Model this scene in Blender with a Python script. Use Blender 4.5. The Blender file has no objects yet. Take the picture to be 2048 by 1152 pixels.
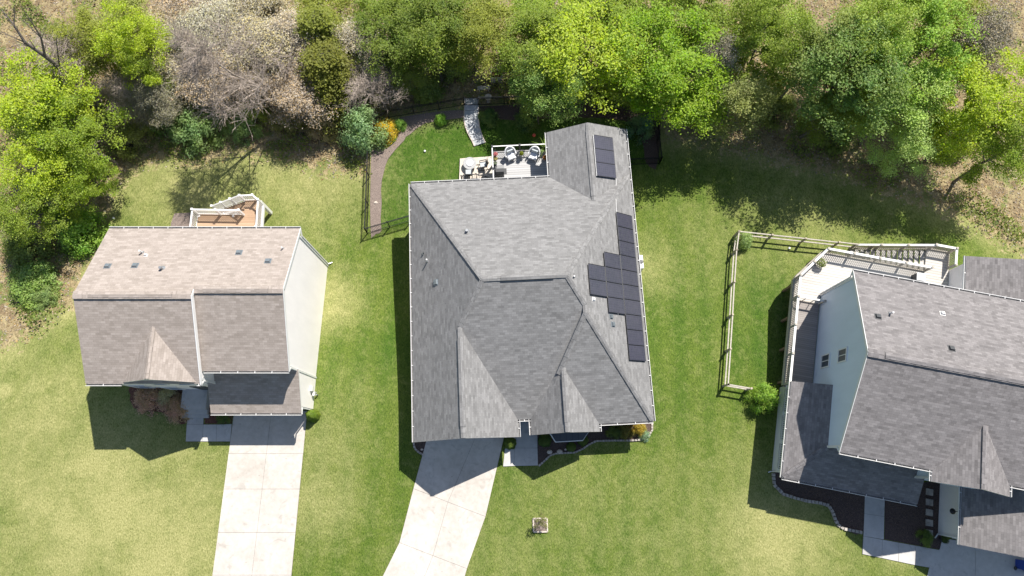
import bpy, math, random
import numpy as np
from mathutils import Vector, Matrix, Quaternion
from mathutils.geometry import tessellate_polygon
R_ = math.radians
scene = bpy.context.scene
COL = scene.collection
# ------------------------------------------------------------------ camera, world, sun, exposure
FPX = 1365.0; TILT = R_(14.0); CAMH = 48.0
cam_d = bpy.data.cameras.new("camera"); cam = bpy.data.objects.new("camera", cam_d); COL.objects.link(cam)
cam.location = (0, 0, CAMH); cam.rotation_euler = (TILT, 0, 0)
cam_d.sensor_width = 36.0; cam_d.lens = 36.0 * FPX / 2048.0; cam_d.clip_end = 2000; cam_d.clip_start = 0.5
scene.camera = cam
SUNV = Vector((0.415, 0.62, 1.0)).normalized()
world = bpy.data.worlds.new("World"); scene.world = world; world.use_nodes = True
wn = world.node_tree; wn.nodes.clear()
sky = wn.nodes.new("ShaderNodeTexSky"); sky.sky_type = 'NISHITA'; sky.sun_disc = False
sky.sun_elevation = math.asin(SUNV.z); sky.sun_rotation = math.atan2(SUNV.x, SUNV.y)
sky.air_density = 1.0; sky.dust_density = 0.8; sky.ozone_density = 1.0
bg = wn.nodes.new("ShaderNodeBackground"); bg.inputs[1].default_value = 0.076
wo = wn.nodes.new("ShaderNodeOutputWorld")
wn.links.new(sky.outputs[0], bg.inputs[0]); wn.links.new(bg.outputs[0], wo.inputs[0])
sd = bpy.data.lights.new("sun", 'SUN'); sd.energy = 4.7; sd.angle = R_(0.5); sd.color = (1.0, 0.955, 0.89)
so = bpy.data.objects.new("sun", sd); COL.objects.link(so); so.location = (20, 30, 60)
so.rotation_euler = SUNV.to_track_quat('Z', 'Y').to_euler()
scene.view_settings.view_transform = 'Standard'; scene.view_settings.look = 'None'
scene.view_settings.exposure = 0.80; scene.view_settings.gamma = 1.0; scene.view_settings.use_curve_mapping = False
scene.render.engine = 'CYCLES'
scene.cycles.max_bounces = 5; scene.cycles.diffuse_bounces = 3; scene.cycles.transmission_bounces = 3
scene.cycles.use_denoising = True
# ------------------------------------------------------------------ survey helpers: the photograph measured onto real heights
ct, st = math.cos(TILT), math.sin(TILT)
def gz(x, y):
    t = min(1.0, max(0.0, (y - 2) / 16)); return -1.5 * t * t * (3 - 2 * t)
def P(px, py, z=0.0):
    x, y, w = px - 1024, -(py - 576), -FPX
    Y = y * ct - w * st; Z = y * st + w * ct
    k = (z - CAMH) / Z
    return Vector((x * k, Y * k, z))
def G(px, py, dz=0.0):
    z = 0.0
    for i in range(25):
        p = P(px, py, z); z = gz(p.x, p.y)
    return Vector((p.x, p.y, z + dz))
def loc(p, a):          # world -> local frame of something turned by a degrees
    a = R_(-a); return Vector((p[0]*math.cos(a)-p[1]*math.sin(a), p[0]*math.sin(a)+p[1]*math.cos(a), p[2]))
# ------------------------------------------------------------------ object helpers
def tag(o, label=None, cat=None, group=None, kind=None):
    if label: o['label'] = label
    if cat: o['category'] = cat
    if group: o['group'] = group
    if kind: o['kind'] = kind
    return o
def empty(name, location=(0, 0, 0), rz=0.0, label=None, cat=None, group=None):
    o = bpy.data.objects.new(name, None); COL.objects.link(o)
    o.location = location; o.rotation_euler = (0, 0, rz); o.empty_display_size = 0.3
    return tag(o, label, cat, group)
class MB:
    def __init__(s): s.v = []; s.f = []; s.m = []; s.uv = []
    def face(s, pts, m=0, uv=None):
        n = len(s.v); s.v += [tuple(p) for p in pts]; s.f.append(tuple(range(n, n + len(pts)))); s.m.append(m)
        if uv is None:
            a = Vector(pts[0]); b = Vector(pts[1]); c = Vector(pts[-1])
            nn = (b - a).cross(c - a)
            if nn.length < 1e-9: nn = Vector((0, 0, 1))
            nn.normalize(); u = Vector((0, 0, 1)).cross(nn)
            u = Vector((1, 0, 0)) if u.length < 1e-3 else u.normalized()
            w = nn.cross(u)
            uv = [(Vector(p).dot(u), Vector(p).dot(w)) for p in pts]
        s.uv += list(uv)
    def box(s, c, d, rz=0.0, m=0, taper=1.0):
        cx, cy, cz = c; dx, dy, dz = d[0]/2, d[1]/2, d[2]/2
        cr, sr = math.cos(rz), math.sin(rz); P8 = []
        for k, t in ((-1, 1.0), (1, taper)):
            for i, j in ((-1, -1), (1, -1), (1, 1), (-1, 1)):
                x, y = i*dx*t, j*dy*t
                P8.append((cx + x*cr - y*sr, cy + x*sr + y*cr, cz + k*dz))
        for q in ((3,2,1,0),(4,5,6,7),(0,1,5,4),(1,2,6,5),(2,3,7,6),(3,0,4,7)): s.face([P8[i] for i in q], m)
        return s
    def beam(s, a, b, w, h, m=0, up=(0, 0, 1)):
        a, b = Vector(a), Vector(b); d = b - a
        if d.length < 1e-6: return s
        d.normalize(); U = Vector(up); sd_ = d.cross(U)
        if sd_.length < 1e-3: sd_ = d.cross(Vector((0, 1, 0)))
        sd_.normalize(); U = sd_.cross(d).normalized()
        P8 = [p + sd_*i*w/2 + U*j*h/2 for p in (a, b) for i, j in ((-1,-1),(1,-1),(1,1),(-1,1))]
        for q in ((0,1,2,3),(7,6,5,4),(4,5,1,0),(5,6,2,1),(6,7,3,2),(7,4,0,3)): s.face([P8[i] for i in q], m)
        return s
    def tube(s, a, b, r0, r1=None, n=8, m=0, cap=True):
        a, b = Vector(a), Vector(b); d = (b - a)
        if d.length < 1e-6: return s
        d.normalize(); r1 = r0 if r1 is None else r1
        x = d.orthogonal().normalized(); y = d.cross(x)
        A = [a + (x*math.cos(2*math.pi*i/n) + y*math.sin(2*math.pi*i/n))*r0 for i in range(n)]
        B = [b + (x*math.cos(2*math.pi*i/n) + y*math.sin(2*math.pi*i/n))*r1 for i in range(n)]
        for i in range(n):
            j = (i+1) % n; s.face([A[i], A[j], B[j], B[i]], m)
        if cap: s.face(B, m); s.face(A[::-1], m)
        return s
    def path(s, pts, r, n=6, m=0):
        for a, b in zip(pts, pts[1:]): s.tube(a, b, r, r, n, m)
        return s
    def lathe(s, c, prof, n=16, m=0):      # prof: (radius, z) from bottom to top
        c = Vector(c); rings = [[c + Vector((r*math.cos(2*math.pi*i/n), r*math.sin(2*math.pi*i/n), z)) for i in range(n)] for r, z in prof]
        for A, B in zip(rings, rings[1:]):
            for i in range(n):
                j = (i+1) % n; s.face([A[i], A[j], B[j], B[i]], m)
        s.face(rings[-1], m); s.face(rings[0][::-1], m)
        return s
    def prism(s, poly, z0, z1, m=0, mtop=None):     # poly: xy list, ccw
        area = sum(a[0]*b[1]-b[0]*a[1] for a, b in zip(poly, poly[1:]+poly[:1]))
        if area < 0: poly = poly[::-1]
        tr = tessellate_polygon([[Vector((p[0], p[1], 0)) for p in poly]])
        for t in tr:
            q = [poly[i] for i in t]
            ar = (q[1][0]-q[0][0])*(q[2][1]-q[0][1])-(q[2][0]-q[0][0])*(q[1][1]-q[0][1])
            if ar < 0: q = q[::-1]
            s.face([(p[0], p[1], z1) for p in q], m if mtop is None else mtop)
            s.face([(p[0], p[1], z0) for p in q[::-1]], m)
        for a, b in zip(poly, poly[1:]+poly[:1]):
            s.face([(a[0],a[1],z0),(b[0],b[1],z0),(b[0],b[1],z1),(a[0],a[1],z1)], m)
        return s
    def extr(s, prof, axis, a0, a1, m=0):    # profile (u,z) extruded along axis 'x' or 'y'
        f = (lambda u, z, a: (a, u, z)) if axis == 'x' else (lambda u, z, a: (u, a, z))
        s.face([f(u, z, a0) for u, z in prof], m); s.face([f(u, z, a1) for u, z in prof][::-1], m)
        for (u, z), (u2, z2) in zip(prof, prof[1:]+prof[:1]):
            s.face([f(u,z,a0), f(u,z,a1), f(u2,z2,a1), f(u2,z2,a0)], m)
        return s
    def build(s, name, mats, parent=None, smooth=False):
        me = bpy.data.meshes.new(name); me.from_pydata(s.v, [], s.f)
        if not isinstance(mats, (list, tuple)): mats = [mats]
        for m in mats: me.materials.append(m)
        me.polygons.foreach_set('material_index', s.m)
        uvl = me.uv_layers.new(name='UVMap'); uvl.data.foreach_set('uv', [c for p in s.uv for c in p])
        me.update(); me.validate()
        o = bpy.data.objects.new(name, me); COL.objects.link(o)
        if parent is not None: o.parent = parent
        if smooth: me.polygons.foreach_set('use_smooth', [True]*len(me.polygons))
        return o
def copy_tree(o, parent=None):
    c = o.copy(); COL.objects.link(c); c.parent = parent
    for ch in list(o.children): copy_tree(ch, c)
    return c
# ------------------------------------------------------------------ material helpers
class NT:
    def __init__(s, name):
        s.m = bpy.data.materials.new(name); s.m.use_nodes = True; s.t = s.m.node_tree
        s.b = s.t.nodes['Principled BSDF']; s.out = s.t.nodes['Material Output']
    def n(s, typ, **kw):
        nd = s.t.nodes.new('ShaderNode' + typ)
        for k, v in kw.items(): setattr(nd, k, v)
        return nd
    def set(s, sock, v):
        if hasattr(v, 'is_output') or isinstance(v, bpy.types.NodeSocket): s.t.links.new(v, sock)
        elif isinstance(v, (tuple, list)) and len(v) == 3 and sock.type == 'RGBA': sock.default_value = (*v, 1)
        else: sock.default_value = v
    def noise(s, scale, detail=3, rough=.55, vec=None, dist=0.0):
        nd = s.n('TexNoise'); nd.inputs['Scale'].default_value = scale; nd.inputs['Detail'].default_value = detail
        nd.inputs['Roughness'].default_value = rough; nd.inputs['Distortion'].default_value = dist
        if vec is not None: s.t.links.new(vec, nd.inputs['Vector'])
        return nd.outputs['Fac']
    def coord(s, k='Object'): return s.n('TexCoord').outputs[k]
    def mapping(s, vec, scale=(1,1,1), rot=(0,0,0), loc_=(0,0,0)):
        nd = s.n('Mapping'); nd.inputs['Scale'].default_value = scale; nd.inputs['Rotation'].default_value = rot
        nd.inputs['Location'].default_value = loc_; s.t.links.new(vec, nd.inputs['Vector']); return nd.outputs[0]
    def ramp(s, f, a, b, c0=(0,0,0), c1=(1,1,1)):
        nd = s.n('ValToRGB'); e = nd.color_ramp.elements
        e[0].position = a; e[1].position = b; e[0].color = (*c0, 1); e[1].color = (*c1, 1)
        s.set(nd.inputs[0], f); return nd.outputs[0]
    def mr(s, f, a, b, c=0.0, d=1.0):
        nd = s.n('MapRange'); s.set(nd.inputs[0], f)
        for i, v in zip((1,2,3,4), (a,b,c,d)): nd.inputs[i].default_value = v
        return nd.outputs[0]
    def mix(s, f, a, b, mode='MIX'):
        nd = s.n('Mix'); nd.data_type = 'RGBA'; nd.blend_type = mode
        s.set(nd.inputs[0], f); s.set(nd.inputs[6], a); s.set(nd.inputs[7], b); return nd.outputs[2]
    def math(s, op, a, b=0.5, clamp=False):
        nd = s.n('Math'); nd.operation = op; nd.use_clamp = clamp
        s.set(nd.inputs[0], a); s.set(nd.inputs[1], b); return nd.outputs[0]
    def bump(s, h, strength=.3, dist=.02):
        nd = s.n('Bump'); nd.inputs['Strength'].default_value = strength; nd.inputs['Distance'].default_value = dist
        s.set(nd.inputs['Height'], h); s.t.links.new(nd.outputs[0], s.b.inputs['Normal'])
    def fin(s, col, rough=.8, metal=0.0, spec=None):
        s.set(s.b.inputs['Base Color'], col); s.set(s.b.inputs['Roughness'], rough); s.b.inputs['Metallic'].default_value = metal
        if spec is not None: s.b.inputs['Specular IOR Level'].default_value = spec
        return s.m
def simple(name, col, rough=.6, metal=0.0, var=.12, scale=6.0, spec=None):
    t = NT(name); f = t.noise(scale, 4, .6, t.coord())
    c0 = tuple(max(0, c*(1-var)) for c in col); c1 = tuple(min(1, c*(1+var)) for c in col)
    return t.fin(t.ramp(f, .3, .7, c0, c1), rough, metal, spec)
def shingle(name, dark, light, tint=None):
    t = NT(name); uv = t.coord('UV')
    def brick(w, off, sq=1.0, mort=.0):
        b = t.n('TexBrick'); b.inputs['Scale'].default_value = 1.0; b.inputs['Brick Width'].default_value = w
        b.inputs['Row Height'].default_value = .145; b.inputs['Mortar Size'].default_value = mort; b.offset = off; b.squash = sq
        b.inputs['Color1'].default_value = (0,0,0,1); b.inputs['Color2'].default_value = (1,1,1,1); b.inputs['Mortar'].default_value = (0,0,0,1)
        b.inputs['Mortar Smooth'].default_value = .1
        t.t.links.new(uv, b.inputs['Vector']); return b
    b1 = brick(.30, .37); b2 = brick(.46, .43); b3 = brick(.30, .37, 1.0, .008)
    b4 = brick(.66, .31)
    n = t.math('ADD', t.math('MULTIPLY', b1.outputs['Color'], .50), t.math('ADD', t.math('MULTIPLY', b2.outputs['Color'], .38), t.math('MULTIPLY', b4.outputs['Color'], .12)))
    big = t.noise(1.3, 4, .6, t.mapping(uv, (.8, 1.3, 1)))
    n = t.math('ADD', t.math('MULTIPLY', n, .88), t.math('MULTIPLY', big, .22))
    col = t.ramp(n, .12, 1.0, dark, light)
    spk = t.noise(60, 2, .5, uv)
    col = t.mix(t.mr(spk, .35, .7, .0, .35), col, tuple(c*.62 for c in dark))
    st_ = t.noise(.5, 3, .6, t.mapping(uv, (2.2, .5, 1)))
    col = t.mix(t.mr(st_, .45, .75, 0, .10), col, tuple(c*.8 for c in dark))
    col = t.mix(t.math('MULTIPLY', b3.outputs['Fac'], .30), col, tuple(c*.45 for c in dark))
    t.bump(t.math('SUBTRACT', n, b3.outputs['Fac']), .35, .012)
    return t.fin(col, .93, 0, .25)
M = {}
M['shingle_grey'] = shingle('shingle_grey', (.152,.149,.146), (.285,.280,.275))
M['shingle_tan'] = shingle('shingle_tan', (.268,.228,.196), (.425,.368,.328))
M['shingle_slate'] = shingle('shingle_slate', (.138,.128,.126), (.285,.266,.262))
M['white'] = simple('white_trim', (.70,.69,.67), .45, 0, .04, 3)
M['white_dirty'] = simple('white_weathered', (.70,.69,.66), .55, 0, .10, 5)
M['gutter_in'] = simple('gutter_inside', (.16,.155,.15), .7, 0, .3, 8)
M['black_metal'] = simple('black_metal', (.022,.023,.026), .42, .6, .2, 9)
M['dark'] = simple('dark_plastic', (.05,.052,.055), .5, 0, .2, 9)
M['steel'] = simple('grey_steel', (.30,.31,.32), .4, .5, .12, 9)
M['vent_metal'] = simple('vent_metal', (.22,.25,.27), .45, .5, .12, 9)
def siding(name, col):
    t = NT(name); g = t.coord(); sx = t.n('SeparateXYZ'); t.t.links.new(g, sx.inputs[0])
    z = t.math('FRACT', t.math('MULTIPLY', sx.outputs[2], 1/.13)); line = t.mr(z, 0, .12, 1, 0)
    f = t.noise(1.3, 5, .6, t.mapping(g, (1, 1, .35)))
    c = t.ramp(f, .3, .75, tuple(x*.92 for x in col), col)
    c = t.mix(t.math('MULTIPLY', line, .16), c, tuple(x*.5 for x in col))
    return t.fin(c, .55, 0, .4)
M['siding_white'] = siding('siding_white', (.90,.85,.82))
M['siding_blue'] = siding('siding_blue_white', (.62,.70,.80))
M['siding_sage'] = siding('siding_sage', (.46,.50,.46))
M['siding_grey'] = siding('siding_grey', (.46,.47,.46))
def boards(name, c0, c1, w=.14, axis=1, gap=.09):
    t = NT(name); g = t.coord(); sx = t.n('SeparateXYZ'); t.t.links.new(g, sx.inputs[0])
    q = t.math('MULTIPLY', sx.outputs[axis], 1/w); fr = t.math('FRACT', q); fl = t.math('FLOOR', q)
    wn_ = t.n('TexWhiteNoise'); wn_.noise_dimensions = '1D'; t.t.links.new(fl, wn_.inputs['W'])
    sc = (1.2, 14, 1) if axis == 1 else (14, 1.2, 1)
    grain = t.noise(3, 5, .65, t.mapping(g, sc))
    f = t.math('ADD', t.math('MULTIPLY', wn_.outputs['Value'], .45), t.math('MULTIPLY', grain, .6))
    c = t.ramp(f, .2, .85, c0, c1)
    ln = t.math('MAXIMUM', t.mr(fr, 0, gap, 1, 0), t.mr(fr, 1-gap, 1, 0, 1))
    c = t.mix(t.math('MULTIPLY', ln, .75), c, tuple(x*.25 for x in c0))
    t.bump(t.math('SUBTRACT', 1.0, ln), .5, .01); return t.fin(c, .75, 0, .3)
M['deck_tan'] = boards('deck_boards_tan', (.33,.215,.135), (.47,.33,.22))
M['deck_grey'] = boards('deck_boards_grey', (.36,.355,.35), (.47,.465,.46), .18, 1, .11)
M['deck_pale'] = boards('deck_boards_pale', (.40,.375,.34), (.54,.51,.47), .2, 1, .12)
M['deck_brown'] = boards('deck_boards_brown', (.23,.205,.19), (.33,.30,.275))
M['wood_old'] = simple('weathered_wood', (.40,.34,.26), .85, 0, .28, 7)
M['wood_grey'] = simple('grey_wood', (.39,.355,.30), .85, 0, .2, 7)
M['wood_brown'] = simple('brown_wood', (.22,.14,.09), .85, 0, .3, 7)
def concrete(name, a, b, sc=1.0):
    t = NT(name); g = t.coord()
    big = t.noise(.45*sc, 5, .6, g, .4); fine = t.noise(30, 3, .6, g); mid = t.noise(3.1, 4, .6, g)
    c = t.ramp(t.math('ADD', t.math('MULTIPLY', big, .6), t.math('MULTIPLY', mid, .4)), .34, .66, a, b)
    c = t.mix(t.mr(fine, .3, .75, 0, .22), c, tuple(x*.6 for x in a))
    sp = t.noise(1.7, 2, .4, g, 1.5); c = t.mix(t.mr(sp, .60, .76, 0, .38), c, tuple(x*.62 for x in a))
    vo = t.n('TexVoronoi'); vo.inputs['Scale'].default_value = 1.1; t.t.links.new(t.mapping(g, (1, 1.4, 1)), vo.inputs['Vector'])
    c = t.mix(t.mr(vo.outputs['Distance'], .02, .07, .55, 0), c, tuple(x*.42 for x in a))
    t.bump(fine, .15, .004); return t.fin(c, .88, 0, .3)
M['concrete'] = concrete('concrete_pale', (.415,.378,.332), (.575,.538,.492))
M['concrete_grey'] = concrete('concrete_grey', (.42,.405,.385), (.56,.545,.52))
M['paver'] = concrete('paver_slabs', (.36,.375,.39), (.55,.555,.56), 3)
M['patio'] = concrete('patio_beige', (.50,.44,.37), (.66,.60,.53), 2)
M['joint'] = simple('joint_dark', (.17,.155,.14), .95, 0, .3, 12)
def mulch(name, a, b, d):
    t = NT(name); g = t.coord(); f = t.noise(17, 5, .75, g, .6); big = t.noise(.9, 3, .6, g)
    c = t.ramp(f, .34, .66, a, b); c = t.mix(t.mr(big, .4, .7, 0, .6), c, d)
    f2 = t.noise(30, 2, .5, g, 1.0); c = t.mix(t.mr(f2, .62, .72, 0, .7), c, tuple(min(1, x*2.2) for x in b))
    t.bump(f, 1.0, .05); return t.fin(c, .95, 0, .2)
M['mulch_dark'] = mulch('mulch_dark', (.035,.026,.023), (.15,.105,.088), (.085,.062,.055))
M['mulch_red'] = mulch('mulch_red', (.08,.036,.026), (.21,.105,.075), (.13,.06,.045))
M['mulch_pink'] = mulch('mulch_weathered', (.105,.082,.072), (.30,.24,.205), (.19,.15,.13))
M['stone'] = simple('edging_stone', (.38,.34,.30), .9, 0, .35, 5)
M['rock'] = simple('pale_rock', (.52,.45,.38), .9, 0, .25, 8)
t = NT('bark'); f = t.noise(5, 6, .7, t.mapping(t.coord(), (3, 3, .6)))
t.bump(f, .8, .05); M['bark'] = t.fin(t.ramp(f, .3, .7, (.075,.062,.052), (.22,.19,.165)), .95, 0, .2)
M['bark_dark'] = simple('bark_dark', (.055,.047,.042), .95, 0, .35, 6)
M['bark_pale'] = simple('bark_pale', (.36,.30,.25), .95, 0, .3, 6)
M['glass'] = simple('window_glass', (.05,.065,.08), .3, 0, .2, 2, .5)
M['black_cover'] = simple('grill_cover', (.03,.03,.032), .55, 0, .3, 8)
M['grey_mat'] = simple('grey_mat', (.27,.27,.27), .9, 0, .1, 8)
M['wicker'] = simple('white_wicker', (.74,.74,.74), .6, 0, .10, 30)
M['cushion'] = simple('white_cushion', (.82,.82,.83), .9, 0, .03, 8)
M['cushion_grey'] = simple('grey_cushion', (.42,.45,.46), .9, 0, .08, 8)
M['terracotta'] = simple('terracotta', (.42,.20,.10), .8, 0, .15, 6)
M['pot_blue'] = simple('blue_pot', (.05,.10,.16), .35, 0, .2, 6)
M['pot_pale'] = simple('pale_pot', (.50,.46,.42), .8, 0, .15, 6)
M['firepit'] = simple('grey_stone_composite', (.36,.36,.36), .8, 0, .12, 10)
M['blue_plastic'] = simple('blue_plastic', (.015,.05,.30), .4, 0, .1, 4)
M['red'] = simple('red_plastic', (.75,.12,.07), .4, 0, .1, 4)
M['soil'] = simple('soil', (.05,.035,.025), .95, 0, .4, 14)
t = NT('solar_cells'); uv = t.coord('UV')
b = t.n('TexBrick'); b.offset = 0; b.inputs['Scale'].default_value = 1; b.inputs['Brick Width'].default_value = .158; b.inputs['Row Height'].default_value = .158
b.inputs['Mortar Size'].default_value = .004; b.inputs['Color1'].default_value = (.032,.032,.047,1); b.inputs['Color2'].default_value = (.043,.042,.060,1)
b.inputs['Mortar'].default_value = (.10,.10,.12,1); t.t.links.new(uv, b.inputs['Vector'])
M['solar'] = t.fin(t.mix(t.mr(t.noise(.8, 3, .6, t.coord()), .3, .7, 0, .5), b.outputs['Color'], (.058,.055,.074)), .28, 0, .7)
t = NT('standing_seam'); g = t.coord(); sx = t.n('SeparateXYZ'); t.t.links.new(g, sx.inputs[0])
fr = t.math('FRACT', t.math('MULTIPLY', sx.outputs[0], 1/.4)); M['seam'] = t.fin(t.mix(t.mr(fr, 0, .1, .8, 0), (.05,.055,.065), (.015,.015,.02)), .4, .5)
def leafmat(name, var=.30, trans=.5):
    t = NT(name); oi = t.n('ObjectInfo'); ge = t.n('NewGeometry')
    hs = t.n('HueSaturation'); t.t.links.new(oi.outputs['Color'], hs.inputs['Color'])
    r = ge.outputs['Random Per Island']
    t.set(hs.inputs['Value'], t.mr(r, 0, 1, 1-var, 1+var))
    r2 = t.math('FRACT', t.math('MULTIPLY', r, 17.31)); t.set(hs.inputs['Hue'], t.mr(r2, 0, 1, .485, .512))
    r3 = t.math('FRACT', t.math('MULTIPLY', r, 71.7)); t.set(hs.inputs['Saturation'], t.mr(r3, 0, 1, .85, 1.10))
    big = t.noise(.55, 3, .6, t.coord()); col = t.mix(t.mr(big, .38, .62, 0, .6), hs.outputs[0], t.mix(.55, hs.outputs[0], (.40,.44,.07), 'MIX'))
    t.set(t.b.inputs['Base Color'], col); t.b.inputs['Roughness'].default_value = .6; t.b.inputs['Specular IOR Level'].default_value = .3
    tr = t.n('BsdfTranslucent'); t.t.links.new(t.mix(1.0, col, (1.0,1.0,.55), 'MULTIPLY'), tr.inputs['Color'])
    ms = t.n('MixShader'); ms.inputs[0].default_value = trans
    t.t.links.new(t.b.outputs[0], ms.inputs[1]); t.t.links.new(tr.outputs[0], ms.inputs[2]); t.t.links.new(ms.outputs[0], t.out.inputs[0])
    return t.m
M['leaf'] = leafmat('leaf'); 
t = NT('leaf_dry'); oi = t.n('ObjectInfo'); ge = t.n('NewGeometry'); hs = t.n('HueSaturation'); t.t.links.new(oi.outputs['Color'], hs.inputs['Color'])
t.set(hs.inputs['Value'], t.mr(ge.outputs['Random Per Island'], 0, 1, .6, 1.4)); t.set(hs.inputs['Saturation'], t.mr(t.math('FRACT', t.math('MULTIPLY', ge.outputs['Random Per Island'], 31.7)), 0, 1, .4, 1.3))
M['leaf_dry'] = t.fin(hs.outputs[0], .8, 0, .2)
# ------------------------------------------------------------------ the ground
def seg_dist(X, Y, poly, closed=True):
    d = np.full(X.shape, 1e9); ins = np.zeros(X.shape, bool); n = len(poly)
    for i in range(n if closed else n-1):
        x0, y0 = poly[i][0], poly[i][1]; x1, y1 = poly[(i+1) % n][0], poly[(i+1) % n][1]
        dx, dy = x1-x0, y1-y0; L = dx*dx+dy*dy+1e-12
        t_ = np.clip(((X-x0)*dx+(Y-y0)*dy)/L, 0, 1)
        d = np.minimum(d, np.hypot(X-x0-t_*dx, Y-y0-t_*dy))
        if closed:
            c = ((y0 > Y) != (y1 > Y)) & (X < (x1-x0)*(Y-y0)/((y1-y0) if abs(y1-y0) > 1e-12 else 1e-12)+x0); ins ^= c
    return np.where(ins, -d, d) if closed else d
def gpoly(pts): return [G(*p) for p in pts]
fx = np.concatenate([np.array([-420,-250,-150,-100,-75,-60]), np.arange(-50, 50.01, .3), np.array([60,75,100,150,250,420])])
fy = np.concatenate([np.array([-420,-250,-150,-90,-50,-30,-20]), np.arange(-14, 46.01, .3), np.array([52,60,75,100,150,250,420])])
X, Y = np.meshgrid(fx, fy); tt = np.clip((Y-2)/16, 0, 1); Z = -1.5*tt*tt*(3-2*tt)
forest = gpoly([(-200,1152),(-60,690),(0,695),(78,662),(142,612),(168,550),(190,500),(212,430),(238,362),(285,325),(345,322),(400,330),(455,308),(560,312),(640,345),(733,345),(745,262),(778,232),(930,208),(1300,196),(1322,225),(1340,275),(1420,285),(1560,325),(1680,350),(1770,385),(1840,405),(1930,440),(2048,510),(2300,560),(2600,-800),(-600,-800)])
D = seg_dist(X, Y, forest); forest_m = np.clip(.5 - D/np.where(X > 8, 4.5, 3.4), 0, 1)
dry = np.zeros_like(X)
for px, py, r, v in ((10,782,.7,1.6),(200,1000,9,.95),(330,1080,7,1.0),(60,850,8,.75),(120,760,5,.5),(430,990,3,.5),(230,880,7,.6),(520,600,5,.15),(660,600,2.8,.8),(400,300,8,.9),(560,300,6,.75),(80,720,5,.4),(655,900,3,.5),(690,800,2.5,.3),(640,1000,3,.65),(600,350,6,.75),(400,340,7,.35),
    (1150,1000,6,.30),(1400,1080,7,.35),(1560,1080,5,.9),(1500,980,4,.45),(1800,1090,2,.8),(1300,530,3,.45),(1420,700,3,.1),(1600,420,7,.4),(1430,480,4,.30),(1640,480,3,.35),(820,1100,3,.2),(980,1120,5,.35),(30,690,3,.9),(130,620,1.6,.9)):
    c = G(px, py); dry = np.maximum(dry, v*np.exp(-((X-c.x)**2+(Y-c.y)**2)/(r*r)))
dry = np.maximum(dry, .85*np.clip(1-np.abs(D)/2.2, 0, 1))
lush = np.clip(.5 - seg_dist(X, Y, gpoly([(790,240),(1300,200),(1316,330),(1262,335),(1262,420),(830,440),(760,470),(740,320)]))/.8, 0, 1)
for px, py, r, v in ((1540,600,2.6,.9),(1510,700,2.2,.8),(1350,620,4,.45),(800,700,2.4,.8),(1330,800,3,.4),(1250,1080,4,.25),(700,750,3,.3),(1000,960,2,.5),(600,480,3,.25)):
    c = G(px, py); lush = np.maximum(lush, v*np.exp(-((X-c.x)**2+(Y-c.y)**2)/(r*r)))
rng = np.random.default_rng(3)
ny, nx = X.shape
verts = np.stack([X.ravel(), Y.ravel(), Z.ravel()], 1)
idx = np.arange(nx*ny).reshape(ny, nx)
quads = np.stack([idx[:-1,:-1].ravel(), idx[:-1,1:].ravel(), idx[1:,1:].ravel(), idx[1:,:-1].ravel()], 1)
def np_mesh(name, verts, quads, mat, parent=None, attr=None):
    k = quads.shape[1]; me = bpy.data.meshes.new(name)
    me.vertices.add(len(verts)); me.vertices.foreach_set('co', verts.astype(np.float32).ravel())
    me.loops.add(quads.size); me.loops.foreach_set('vertex_index', quads.astype(np.int32).ravel())
    me.polygons.add(len(quads)); me.polygons.foreach_set('loop_start', np.arange(0, quads.size, k, dtype=np.int32))
    me.polygons.foreach_set('loop_total', np.full(len(quads), k, dtype=np.int32))
    me.materials.append(mat); me.update(calc_edges=True)
    if attr is not None:
        a = me.color_attributes.new('cover', 'FLOAT_COLOR', 'POINT'); a.data.foreach_set('color', attr.astype(np.float32).ravel())
    o = bpy.data.objects.new(name, me); COL.objects.link(o)
    if parent is not None: o.parent = parent
    return o
t = NT('lawn_and_litter'); g = t.coord()
at = t.n('Attribute'); at.attribute_name = 'cover'; sp = t.n('SeparateColor'); t.t.links.new(at.outputs['Color'], sp.inputs[0])
n1 = t.noise(.33, 5, .62, g, .3); n2 = t.noise(1.6, 5, .7, g, .4); n3 = t.noise(9, 4, .72, g); n4 = t.noise(26, 3, .8, g); n5 = t.noise(4.5, 5, .75, t.mapping(g, (1.6, .7, 1)))
n6 = t.noise(11, 3, .7, t.mapping(g, (1.35, .62, 1), (0, 0, R_(4))), .6); fine = t.math('ADD', t.math('MULTIPLY', n4, .22), t.math('ADD', t.math('MULTIPLY', n3, .26), t.math('MULTIPLY', n6, .52)))
grass = t.ramp(fine, .36, .66, (.024,.052,.006), (.190,.245,.042))
lushc = t.ramp(fine, .36, .66, (.010,.040,.004), (.088,.165,.018))
dryc = t.ramp(fine, .34, .68, (.120,.135,.030), (.52,.485,.22))
dd = t.math('ADD', t.math('MULTIPLY', t.math('ADD', sp.outputs[1], .05), t.mr(n1, .3, .7, .65, 1.3)), t.mr(n2, .42, .80, -.14, .30))
dd = t.math('ADD', dd, t.mr(n5, .35, .75, -.14, .16), True)
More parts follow.
